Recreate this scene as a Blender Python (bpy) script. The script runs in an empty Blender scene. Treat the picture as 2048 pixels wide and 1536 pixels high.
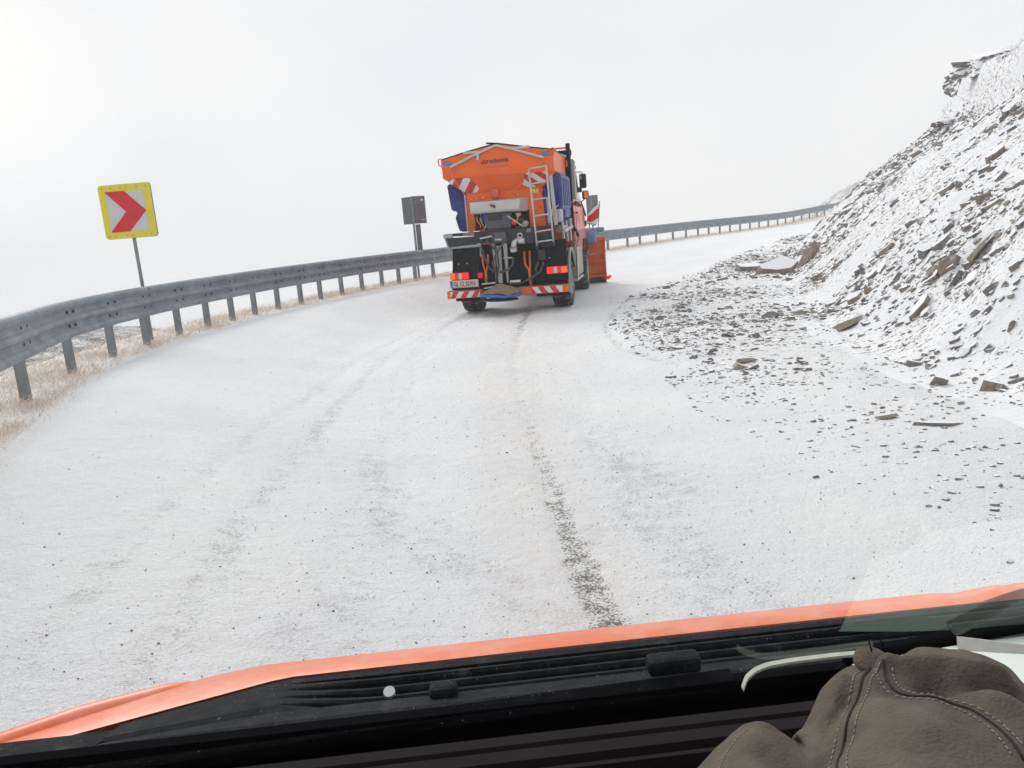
import bpy, bmesh, math, random
import numpy as np
from mathutils import Vector, Matrix, Euler, noise as mnoise

random.seed(7)
RNG = np.random.default_rng(11)
scene = bpy.context.scene
COL = scene.collection
R = math.radians

# ------------------------------------------------------------------ camera, light, exposure
EYE = Vector((0.0, 0.0, 1.7))
PITCH, ROLL = R(11.5), R(4.5)
cam = bpy.data.cameras.new('camera')
cam.lens = 27.03
cam.sensor_width = 36.0
cam.clip_start = 0.05
cam.clip_end = 2000
cam_ob = bpy.data.objects.new('camera', cam)
COL.objects.link(cam_ob)
up_ = Vector((0, math.sin(PITCH), math.cos(PITCH)))
fw_ = Vector((0, math.cos(PITCH), -math.sin(PITCH)))
rt_ = Vector((1, 0, 0))
ax_x = rt_ * math.cos(ROLL) - up_ * math.sin(ROLL)
ax_y = rt_ * math.sin(ROLL) + up_ * math.cos(ROLL)
ax_z = -fw_
cam_ob.matrix_world = Matrix(((ax_x.x, ax_y.x, ax_z.x, EYE.x), (ax_x.y, ax_y.y, ax_z.y, EYE.y), (ax_x.z, ax_y.z, ax_z.z, EYE.z), (0, 0, 0, 1)))
scene.camera = cam_ob

SUN_EL, SUN_ROT = R(42), R(-31)
world = bpy.data.worlds.new('World')
scene.world = world
world.use_nodes = True
wn, wl = world.node_tree.nodes, world.node_tree.links
wn.clear()
w_out = wn.new('ShaderNodeOutputWorld')
w_bg = wn.new('ShaderNodeBackground')
sky = wn.new('ShaderNodeTexSky')
sky.sky_type = 'NISHITA'
sky.sun_disc = False
sky.sun_elevation = SUN_EL
sky.sun_rotation = SUN_ROT
sky.dust_density = 4.0
sky.air_density = 1.0
w_hs = wn.new('ShaderNodeHueSaturation')
w_hs.inputs['Saturation'].default_value = 0.25
wl.new(sky.outputs[0], w_hs.inputs['Color'])
# overcast deck: soft cloud noise between two greys, laid over the desaturated clear sky
w_tc = wn.new('ShaderNodeTexCoord')
w_no = wn.new('ShaderNodeTexNoise')
w_no.inputs['Scale'].default_value = 2.6
w_no.inputs['Detail'].default_value = 5
w_no.inputs['Roughness'].default_value = 0.5
w_mp = wn.new('ShaderNodeMapping')
w_mp.inputs['Scale'].default_value = (1, 1, 1.8)
w_mp.inputs['Location'].default_value = (0.4, 0.2, 0.1)
wl.new(w_tc.outputs['Generated'], w_mp.inputs[0])
wl.new(w_mp.outputs[0], w_no.inputs['Vector'])
w_rp = wn.new('ShaderNodeValToRGB')
w_rp.color_ramp.elements[0].position = 0.3
w_rp.color_ramp.elements[0].color = (6.95, 7.2, 7.6, 1)
w_rp.color_ramp.elements[1].position = 0.72
w_rp.color_ramp.elements[1].color = (8.35, 8.28, 8.15, 1)
wl.new(w_no.outputs['Fac'], w_rp.inputs[0])
w_mx = wn.new('ShaderNodeMix')
w_mx.data_type = 'RGBA'
w_mx.inputs[0].default_value = 0.96
wl.new(w_hs.outputs[0], w_mx.inputs[6])
wl.new(w_rp.outputs[0], w_mx.inputs[7])
# thin spot in the cloud where the hidden sun lights it
w_dot = wn.new('ShaderNodeVectorMath'); w_dot.operation = 'DOT_PRODUCT'
w_nrm = wn.new('ShaderNodeVectorMath'); w_nrm.operation = 'NORMALIZE'
wl.new(w_tc.outputs['Generated'], w_nrm.inputs[0]); wl.new(w_nrm.outputs[0], w_dot.inputs[0])
w_dot.inputs[1].default_value = Vector((-.515, .84, .166)).normalized()
w_gr = wn.new('ShaderNodeMapRange'); w_gr.interpolation_type = 'SMOOTHSTEP'
w_gr.inputs[1].default_value = .987; w_gr.inputs[2].default_value = 1.0; w_gr.inputs[3].default_value = 0; w_gr.inputs[4].default_value = 1.0
wl.new(w_dot.outputs['Value'], w_gr.inputs[0])
w_ad = wn.new('ShaderNodeMix'); w_ad.data_type = 'RGBA'; w_ad.blend_type = 'ADD'
wl.new(w_gr.outputs[0], w_ad.inputs[0]); wl.new(w_mx.outputs[2], w_ad.inputs[6]); w_ad.inputs[7].default_value = (1.15, 1.0, 0.7, 1)
wl.new(w_ad.outputs[2], w_bg.inputs['Color'])
w_bg.inputs['Strength'].default_value = 0.1
wl.new(w_bg.outputs[0], w_out.inputs['Surface'])

sun = bpy.data.lights.new('sun', 'SUN')
sun.energy = 1.5
sun.angle = R(25)
sun.color = (1.0, 0.97, 0.93)
sun_ob = bpy.data.objects.new('sun', sun)
COL.objects.link(sun_ob)
sdir = Vector((math.sin(SUN_ROT) * math.cos(SUN_EL), math.cos(SUN_ROT) * math.cos(SUN_EL), math.sin(SUN_EL)))
sun_ob.rotation_euler = sdir.to_track_quat('Z', 'Y').to_euler()

scene.view_settings.view_transform = 'Standard'
scene.view_settings.look = 'None'
scene.view_settings.exposure = 0.17
scene.view_settings.gamma = 1.0
scene.view_settings.use_curve_mapping = False
scene.cycles.volume_bounces = 1
scene.cycles.max_bounces = 8
scene.cycles.transparent_max_bounces = 16
scene.cycles.use_denoising = True

# ------------------------------------------------------------------ helpers
def tag(o, label=None, cat=None, group=None, kind=None):
    if label: o['label'] = label
    if cat: o['category'] = cat
    if group: o['group'] = group
    if kind: o['kind'] = kind
    return o

def empty(name, loc=(0, 0, 0), rz=0.0):
    o = bpy.data.objects.new(name, None)
    o.empty_display_size = 0.2
    COL.objects.link(o)
    o.location = loc
    o.rotation_euler = (0, 0, rz)
    return o

def link(name, me, mats, parent=None):
    if not isinstance(mats, (list, tuple)): mats = [mats]
    for m in mats: me.materials.append(m)
    o = bpy.data.objects.new(name, me)
    COL.objects.link(o)
    if parent is not None: o.parent = parent
    return o

class MB:
    """collects faces; build() links them as one mesh object"""
    def __init__(self): self.v, self.f, self.m, self.sm = [], [], [], []
    def add(self, vs, fs, mi=0, smooth=False):
        b = len(self.v)
        self.v += [tuple(p) for p in vs]
        for f in fs:
            self.f.append([b + i for i in f]); self.m.append(mi); self.sm.append(smooth)
        return self
    def box(self, x0, x1, y0, y1, z0, z1, mi=0, bev=0.0):
        if bev <= 0:
            vs = [(x, y, z) for z in (z0, z1) for y in (y0, y1) for x in (x0, x1)]
            return self.add(vs, [(0, 2, 3, 1), (4, 5, 7, 6), (0, 1, 5, 4), (2, 6, 7, 3), (0, 4, 6, 2), (1, 3, 7, 5)], mi)
        bm = bmesh.new()
        bmesh.ops.create_cube(bm, size=1.0)
        for v in bm.verts:
            v.co = Vector((x0 + (v.co.x + .5) * (x1 - x0), y0 + (v.co.y + .5) * (y1 - y0), z0 + (v.co.z + .5) * (z1 - z0)))
        bmesh.ops.bevel(bm, geom=list(bm.edges), offset=bev, segments=2, affect='EDGES', profile=0.5)
        return self.bm(bm, mi)
    def bm(self, bm, mi=0, smooth=False):
        bm.verts.index_update()
        self.add([v.co[:] for v in bm.verts], [[v.index for v in f.verts] for f in bm.faces], mi, smooth)
        bm.free()
        return self
    def prism(self, pts, axis, a, b, mi=0, mi_cap=None):
        """2D outline pts extruded along axis 'x','y' or 'z' from a to b"""
        n = len(pts)
        def P(u, w, t):
            return {'y': (u, t, w), 'x': (t, u, w), 'z': (u, w, t)}[axis]
        vs = [P(u, w, a) for u, w in pts] + [P(u, w, b) for u, w in pts]
        self.add(vs, [[(i), (i + 1) % n, n + (i + 1) % n, n + i] for i in range(n)], mi)
        self.add(vs, [list(range(n))[::-1], list(range(n, 2 * n))], mi if mi_cap is None else mi_cap)
        return self
    def loft(self, rings, cap=True, mi=0, smooth=False, closed=True):
        n = len(rings[0])
        vs = [p for r in rings for p in r]
        fs = []
        for k in range(len(rings) - 1):
            for i in range(n if closed else n - 1):
                j = (i + 1) % n
                fs.append((k * n + i, k * n + j, (k + 1) * n + j, (k + 1) * n + i))
        self.add(vs, fs, mi, smooth)
        if cap and closed:
            self.add(rings[0], [list(range(n))[::-1]], mi)
            self.add(rings[-1], [list(range(n))], mi)
        return self
    def tube(self, pts, r, n=8, mi=0, cap=True, smooth=True):
        pts = [Vector(p) for p in pts]
        if not isinstance(r, (list, tuple)): r = [r] * len(pts)
        rings = []
        prev = None
        for i, p in enumerate(pts):
            t = (pts[min(i + 1, len(pts) - 1)] - pts[max(i - 1, 0)]).normalized()
            if prev is None:
                a = t.orthogonal().normalized()
            else:
                a = (prev - t * prev.dot(t)).normalized()
            prev = a
            b = t.cross(a)
            rings.append([p + (a * math.cos(2 * math.pi * k / n) + b * math.sin(2 * math.pi * k / n)) * r[i] for k in range(n)])
        return self.loft(rings, cap, mi, smooth)
    def bar(self, p, q, w, h, mi=0, up=(0, 0, 1)):
        p, q = Vector(p), Vector(q)
        t = (q - p).normalized()
        u = Vector(up)
        s = t.cross(u)
        s = s.normalized() if s.length > 1e-4 else t.orthogonal().normalized()
        u = s.cross(t).normalized()
        c = [(-w / 2, -h / 2), (w / 2, -h / 2), (w / 2, h / 2), (-w / 2, h / 2)]
        return self.loft([[p + s * a + u * b for a, b in c], [q + s * a + u * b for a, b in c]], True, mi)
    def disc(self, c, axis, r, depth, n=24, mi=0, smooth=False):
        c, ax = Vector(c), Vector(axis).normalized()
        a = ax.orthogonal().normalized(); b = ax.cross(a)
        ring = lambda off: [c + ax * off + (a * math.cos(2 * math.pi * k / n) + b * math.sin(2 * math.pi * k / n)) * r for k in range(n)]
        return self.loft([ring(-depth / 2), ring(depth / 2)], True, mi, smooth)
    def lathe(self, c, axis, prof, n=28, mi=0, smooth=True):
        """prof: (offset along axis, radius)"""
        c, ax = Vector(c), Vector(axis).normalized()
        a = ax.orthogonal().normalized(); b = ax.cross(a)
        rings = [[c + ax * o + (a * math.cos(2 * math.pi * k / n) + b * math.sin(2 * math.pi * k / n)) * max(r, 1e-4) for k in range(n)] for o, r in prof]
        return self.loft(rings, False, mi, smooth)
    def mesh(self, name):
        me = bpy.data.meshes.new(name)
        me.from_pydata(self.v, [], self.f)
        me.polygons.foreach_set('material_index', self.m)
        me.polygons.foreach_set('use_smooth', self.sm)
        me.update()
        bm = bmesh.new(); bm.from_mesh(me)
        bmesh.ops.remove_doubles(bm, verts=bm.verts, dist=1e-5)
        bmesh.ops.recalc_face_normals(bm, faces=bm.faces)
        bm.to_mesh(me); bm.free()
        return me
    def build(self, name, mats, parent=None):
        return link(name, self.mesh(name), mats, parent)

def dup(o, parent=None):
    c = o.copy(); COL.objects.link(c)
    if parent is not None: c.parent = parent
    return c

def copy_tree(o, parent=None):
    c = dup(o, parent)
    for ch in list(o.children): copy_tree(ch, c)
    return c

def text_ob(name, body, size, loc, rot, m, parent, sx=1.0, shear=0.0, off=0.0, depth=0.002, align='LEFT'):
    cu = bpy.data.curves.new(name, 'FONT')
    cu.body = body; cu.size = size; cu.extrude = depth; cu.shear = shear; cu.offset = off
    cu.align_x = align; cu.resolution_u = 3
    tmp = bpy.data.objects.new(name + '_curve', cu)
    COL.objects.link(tmp)
    dg = bpy.context.evaluated_depsgraph_get()
    me = bpy.data.meshes.new_from_object(tmp.evaluated_get(dg))
    bpy.data.objects.remove(tmp); bpy.data.curves.remove(cu)
    me.transform(Matrix.Diagonal((sx, 1, 1, 1)))
    me.materials.clear()
    me.name = name
    o = link(name, me, m, parent)
    o.location = loc; o.rotation_euler = rot
    return o

# ------------------------------------------------------------------ materials
def mat(name, col, rough=0.6, var=0.12, scale=6.0, bump=0.0, bscale=60.0, metal=0.0, coat=0.0, grime=None, gscale=5.0, spec=0.5, emit=None, specks=0.0):
    m = bpy.data.materials.new(name)
    m.use_nodes = True
    N, L = m.node_tree.nodes, m.node_tree.links
    b = N['Principled BSDF']
    tc = N.new('ShaderNodeTexCoord')
    no = N.new('ShaderNodeTexNoise'); no.inputs['Scale'].default_value = scale; no.inputs['Detail'].default_value = 5
    L.new(tc.outputs['Object'], no.inputs['Vector'])
    rp = N.new('ShaderNodeMapRange')
    rp.inputs[1].default_value = 0.3; rp.inputs[2].default_value = 0.7
    rp.inputs[3].default_value = 1 - var; rp.inputs[4].default_value = 1 + var
    L.new(no.outputs['Fac'], rp.inputs[0])
    mu = N.new('ShaderNodeMix'); mu.data_type = 'RGBA'; mu.blend_type = 'MULTIPLY'; mu.inputs[0].default_value = 1
    mu.inputs[6].default_value = (*col, 1)
    L.new(rp.outputs[0], mu.inputs[7])
    c = mu.outputs[2]
    if grime:
        gc, ga = grime
        g = N.new('ShaderNodeTexNoise'); g.inputs['Scale'].default_value = gscale; g.inputs['Detail'].default_value = 8; g.inputs['Roughness'].default_value = 0.7
        L.new(tc.outputs['Object'], g.inputs['Vector'])
        gr = N.new('ShaderNodeMapRange'); gr.inputs[1].default_value = 0.42; gr.inputs[2].default_value = 0.72; gr.inputs[3].default_value = 0; gr.inputs[4].default_value = ga
        L.new(g.outputs['Fac'], gr.inputs[0])
        mx = N.new('ShaderNodeMix'); mx.data_type = 'RGBA'
        L.new(gr.outputs[0], mx.inputs[0]); L.new(c, mx.inputs[6]); mx.inputs[7].default_value = (*gc, 1)
        c = mx.outputs[2]
    if specks > 0:
        sn = N.new('ShaderNodeTexNoise'); sn.inputs['Scale'].default_value = 230; sn.inputs['Detail'].default_value = 2
        L.new(tc.outputs['Object'], sn.inputs['Vector'])
        sr = N.new('ShaderNodeMapRange'); sr.inputs[1].default_value = 0.70; sr.inputs[2].default_value = 0.76; sr.inputs[3].default_value = 0; sr.inputs[4].default_value = specks
        L.new(sn.outputs['Fac'], sr.inputs[0])
        sx_ = N.new('ShaderNodeMix'); sx_.data_type = 'RGBA'
        L.new(sr.outputs[0], sx_.inputs[0]); L.new(c, sx_.inputs[6]); sx_.inputs[7].default_value = (0.32, 0.30, 0.29, 1)
        c = sx_.outputs[2]
        sm_ = N.new('ShaderNodeTexNoise'); sm_.inputs['Scale'].default_value = 7; sm_.inputs['Detail'].default_value = 7; sm_.inputs['Roughness'].default_value = 0.7
        L.new(tc.outputs['Object'], sm_.inputs['Vector'])
        s2 = N.new('ShaderNodeMapRange'); s2.inputs[1].default_value = 0.60; s2.inputs[2].default_value = 0.74; s2.inputs[3].default_value = 0; s2.inputs[4].default_value = specks * .35
        L.new(sm_.outputs['Fac'], s2.inputs[0])
        s3 = N.new('ShaderNodeMix'); s3.data_type = 'RGBA'
        L.new(s2.outputs[0], s3.inputs[0]); L.new(c, s3.inputs[6]); s3.inputs[7].default_value = (0.28, 0.28, 0.29, 1)
        c = s3.outputs[2]
    L.new(c, b.inputs['Base Color'])
    b.inputs['Roughness'].default_value = rough
    b.inputs['Metallic'].default_value = metal
    b.inputs['Coat Weight'].default_value = coat
    b.inputs['Coat Roughness'].default_value = 0.12
    b.inputs['Specular IOR Level'].default_value = spec
    if emit:
        b.inputs['Emission Color'].default_value = (*emit[0], 1); b.inputs['Emission Strength'].default_value = emit[1]
    if bump > 0:
        bn = N.new('ShaderNodeTexNoise'); bn.inputs['Scale'].default_value = bscale; bn.inputs['Detail'].default_value = 4
        L.new(tc.outputs['Object'], bn.inputs['Vector'])
        bp = N.new('ShaderNodeBump'); bp.inputs['Strength'].default_value = bump; bp.inputs['Distance'].default_value = 0.01
        L.new(bn.outputs['Fac'], bp.inputs['Height']); L.new(bp.outputs[0], b.inputs['Normal'])
    return m

ROADDIRT = ((0.30, 0.26, 0.22), 0.5)
M = {}
M['orange'] = mat('orange paint', (0.80, 0.115, 0.008), 0.45, 0.08, 3, 0.04, 30, coat=0.12, grime=((0.46, 0.20, 0.09), 0.3), gscale=2.5, spec=0.35)
M['orange_pl'] = mat('plough orange', (0.72, 0.13, 0.015), 0.5, 0.12, 4, 0.1, 40, grime=((0.25, 0.14, 0.08), 0.5))
M['cab_red'] = mat('cab paint', (0.74, 0.10, 0.04), 0.3, 0.08, 3, coat=0.4, grime=((0.5, 0.3, 0.24), 0.4))
M['blue_tank'] = mat('blue polyethylene', (0.010, 0.022, 0.18), 0.42, 0.12, 4, 0.06, 40, grime=((0.22, 0.27, 0.5), 0.22), gscale=3, spec=0.35)  # mottled with a paler blue
M['blue'] = mat('blue paint', (0.02, 0.10, 0.42), 0.5, 0.15, 6, grime=((0.25, 0.25, 0.26), 0.5))
M['blue_lt'] = mat('dusty blue paint', (0.13, 0.22, 0.45), 0.55, 0.15, 6, grime=((0.4, 0.43, 0.5), 0.6))
M['steel'] = mat('galvanised steel', (0.20, 0.232, 0.26), 0.5, 0.16, 5, 0.06, 90, metal=0.35, grime=((0.36, 0.39, 0.41), 0.75), gscale=3)
M['steel_post'] = mat('post steel', (0.19, 0.21, 0.225), 0.55, 0.15, 7, 0.05, 80, metal=0.3, grime=((0.36, 0.37, 0.37), 0.5), gscale=9)
M['bolt'] = mat('dark bolt', (0.06, 0.06, 0.07), 0.5, 0.2, 40, metal=0.5)
M['alu'] = mat('aluminium', (0.55, 0.54, 0.53), 0.42, 0.12, 8, 0.03, 60, metal=0.45, grime=((0.35, 0.31, 0.28), 0.5))
M['alu_dirty'] = mat('dirty aluminium', (0.50, 0.50, 0.48), 0.55, 0.12, 6, metal=0.15, grime=((0.34, 0.33, 0.31), 0.6), gscale=3)
M['grey_paint'] = mat('grey paint', (0.36, 0.36, 0.35), 0.5, 0.12, 5, grime=((0.26, 0.23, 0.20), 0.6))
M['frame'] = mat('dark frame paint', (0.016, 0.019, 0.025), 0.55, 0.2, 5, 0.05, 40, grime=((0.09, 0.09, 0.095), 0.5), gscale=4, spec=0.3)
M['black'] = mat('black plastic', (0.005, 0.005, 0.008), 0.6, 0.2, 6, 0.05, 50, grime=((0.030, 0.030, 0.035), 0.55), gscale=4, spec=0.15)
M['rubber'] = mat('tyre rubber', (0.018, 0.018, 0.019), 0.85, 0.2, 10, 0.2, 60, grime=((0.32, 0.31, 0.30), 0.7), gscale=7)
M['hose'] = mat('hose rubber', (0.03, 0.03, 0.032), 0.5, 0.2, 20, grime=((0.25, 0.24, 0.23), 0.5), gscale=14)
M['engine'] = mat('engine casing', (0.065, 0.072, 0.085), 0.5, 0.15, 6, grime=((0.15, 0.15, 0.15), 0.4))
M['white'] = mat('white panel', (0.68, 0.67, 0.65), 0.45, 0.06, 8, grime=((0.5, 0.45, 0.42), 0.5))
M['red'] = mat('red panel', (0.52, 0.018, 0.025), 0.4, 0.08, 8, grime=((0.35, 0.12, 0.1), 0.4))
M['tarp'] = mat('tarpaulin', (0.05, 0.055, 0.06), 0.7, 0.2, 6, 0.1, 30)
M['sand'] = mat('sandy grit', (0.23, 0.175, 0.115), 0.9, 0.2, 20, 0.4, 70, grime=((0.16, 0.12, 0.08), 0.5), gscale=10)
M['lamp_red'] = mat('red lamp lens', (0.5, 0.008, 0.008), 0.35, 0.1, 30, coat=0.1, spec=0.3, emit=((1, 0.02, 0.02), 0.3))
M['lamp_brake'] = mat('lit brake lens', (0.6, 0.008, 0.008), 0.35, 0.1, 30, coat=0.1, spec=0.3, emit=((1, 0.02, 0.02), 0.75))
M['lamp_orange'] = mat('amber lens', (0.75, 0.16, 0.02), 0.25, 0.1, 30, coat=0.6, emit=((1, 0.16, 0.02), 0.25))
M['lamp_clear'] = mat('clear lens', (0.55, 0.53, 0.5), 0.2, 0.1, 30, coat=0.6)
M['plate'] = mat('plate white', (0.62, 0.52, 0.44), 0.45, 0.06, 20)
M['ink'] = mat('black ink', (0.02, 0.018, 0.018), 0.5, 0.05)
M['brand_ink'] = mat('dark red-brown lettering', (0.10, 0.022, 0.03), 0.5, 0.05)
M['url_ink'] = mat('faded lettering', (0.50, 0.12, 0.09), 0.5, 0.05)
M['label_blue'] = mat('blue sticker', (0.03, 0.14, 0.32), 0.5, 0.1)
M['label_lt'] = mat('sticker print', (0.30, 0.42, 0.62), 0.5, 0.1)
M['yellow'] = mat('yellow sticker', (0.72, 0.55, 0.06), 0.5, 0.08)
M['sign_yellow'] = mat('sign yellow', (0.66, 0.58, 0.035), 0.42, 0.06, 5, grime=((0.5, 0.42, 0.1), 0.3))
M['sign_white'] = mat('sign white', (0.50, 0.52, 0.54), 0.42, 0.05, 5, grime=((0.46, 0.47, 0.5), 0.3))
M['sign_red'] = mat('sign red', (0.58, 0.025, 0.035), 0.5, 0.08, 4, grime=((0.55, 0.08, 0.08), 0.4), spec=0.3)
M['sign_back'] = mat('sign back', (0.10, 0.115, 0.125), 0.6, 0.12, 4, grime=((0.17, 0.18, 0.19), 0.5))
M['sign_back2'] = mat('sign back purple grey', (0.105, 0.105, 0.12), 0.6, 0.12, 4, grime=((0.2, 0.19, 0.21), 0.5))
M['rope'] = mat('orange rope', (0.8, 0.24, 0.08), 0.7, 0.15, 40)
M['glass_dark'] = mat('dark glass', (0.015, 0.017, 0.02), 0.1, 0.05, coat=0.5)
M['mirror_back'] = mat('mirror shell', (0.012, 0.012, 0.013), 0.35, 0.1)
M['flag_red'] = mat('flag red', (0.58, 0.02, 0.03), 0.75, 0.1, 12)
M['flag_white'] = mat('flag white', (0.72, 0.70, 0.72), 0.75, 0.06, 12)
M['rim'] = mat('wheel rim', (0.36, 0.37, 0.37), 0.5, 0.15, 8, metal=0.2, grime=((0.16, 0.15, 0.15), 0.6))
M['hood'] = mat('bonnet paint', (0.76, 0.165, 0.06), 0.42, 0.05, 3, coat=0.35, grime=((0.76, 0.42, 0.32), 0.6), gscale=9)
M['hood'].node_tree.nodes['Principled BSDF'].inputs['Coat Roughness'].default_value = .35
M['cowl'] = mat('cowl plastic', (0.010, 0.012, 0.015), 0.7, 0.2, 9, 0.12, 180, grime=((0.030, 0.034, 0.039), 0.8), gscale=26, spec=0.1, specks=0.7)
M['dash'] = mat('dashboard plastic', (0.020, 0.017, 0.018), 0.85, 0.12, 9, 0.12, 400, spec=0.05)
M['wiper'] = mat('wiper black', (0.009, 0.0095, 0.011), 0.95, 0.2, 9, 0.1, 160, grime=((0.022, 0.024, 0.028), 0.6), gscale=12, spec=0.0, specks=0.6)
M['seal'] = mat('rubber seal', (0.007, 0.007, 0.008), 0.95, 0.1, spec=0.0)
M['headliner'] = mat('headliner', (0.16, 0.16, 0.15), 0.9, 0.08)
M['paper'] = mat('paper', (0.70, 0.76, 0.72), 0.8, 0.03, 10)
M['paper_edge'] = mat('paper edges', (0.44, 0.45, 0.40), 0.8, 0.08, 60)
M['suede'] = mat('olive suede', (0.105, 0.089, 0.068), 0.95, 0.25, 9, 0.35, 260, grime=((0.155, 0.135, 0.108), 0.75), gscale=14, spec=0.15)
M['suede_dk'] = mat('suede seam', (0.022, 0.018, 0.014), 0.95, 0.1)
M['thread'] = mat('pale thread', (0.25, 0.23, 0.195), 0.9, 0.1)

def clear_glass():
    m = bpy.data.materials.new('clear glass'); m.use_nodes = True
    N, L = m.node_tree.nodes, m.node_tree.links
    N.clear()
    o = N.new('ShaderNodeOutputMaterial'); t = N.new('ShaderNodeBsdfTransparent')
    t.inputs[0].default_value = (1, 1, 1, 1)
    L.new(t.outputs[0], o.inputs['Surface'])
    return m
def mirror_glass():
    m = bpy.data.materials.new('reflecting glass'); m.use_nodes = True
    N, L = m.node_tree.nodes, m.node_tree.links
    N.clear()
    o = N.new('ShaderNodeOutputMaterial'); t = N.new('ShaderNodeBsdfTransparent'); t.inputs[0].default_value = (1, 1, 1, 1)
    g = N.new('ShaderNodeBsdfGlossy'); g.inputs['Roughness'].default_value = 0.02
    fr = N.new('ShaderNodeFresnel'); fr.inputs[0].default_value = 1.5
    mu = N.new('ShaderNodeMix'); mu.data_type = 'RGBA'; mu.inputs[6].default_value = (0, 0, 0, 1); mu.inputs[7].default_value = (0.44, 0.50, 0.46, 1)
    L.new(fr.outputs[0], mu.inputs[0]); L.new(mu.outputs[2], g.inputs['Color'])
    a = N.new('ShaderNodeAddShader')
    L.new(t.outputs[0], a.inputs[0]); L.new(g.outputs[0], a.inputs[1]); L.new(a.outputs[0], o.inputs['Surface'])
    return m
M['glass'] = clear_glass()
M['glass_mirror'] = mirror_glass()

def nmath(N, L, op, a, b=None, clamp=False):
    n = N.new('ShaderNodeMath'); n.operation = op; n.use_clamp = clamp
    for i, s in enumerate((a, b)):
        if s is None: continue
        if isinstance(s, (int, float)): n.inputs[i].default_value = s
        else: L.new(s, n.inputs[i])
    return n.outputs[0]
def nnoise(N, L, vec, scale, detail=4, rough=0.5):
    n = N.new('ShaderNodeTexNoise'); n.inputs['Scale'].default_value = scale; n.inputs['Detail'].default_value = detail; n.inputs['Roughness'].default_value = rough
    L.new(vec, n.inputs['Vector']); return n.outputs['Fac']
def nramp(N, L, v, a, b, c=0.0, d=1.0):
    n = N.new('ShaderNodeMapRange'); n.interpolation_type = 'SMOOTHSTEP'
    n.inputs[1].default_value = a; n.inputs[2].default_value = b; n.inputs[3].default_value = c; n.inputs[4].default_value = d
    L.new(v, n.inputs[0]); return n.outputs[0]
def nmix(N, L, f, a, b):
    n = N.new('ShaderNodeMix'); n.data_type = 'RGBA'
    if isinstance(f, float): n.inputs[0].default_value = f
    else: L.new(f, n.inputs[0])
    for i, s in ((6, a), (7, b)):
        if isinstance(s, tuple): n.inputs[i].default_value = (*s, 1)
        else: L.new(s, n.inputs[i])
    return n.outputs[2]

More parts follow.
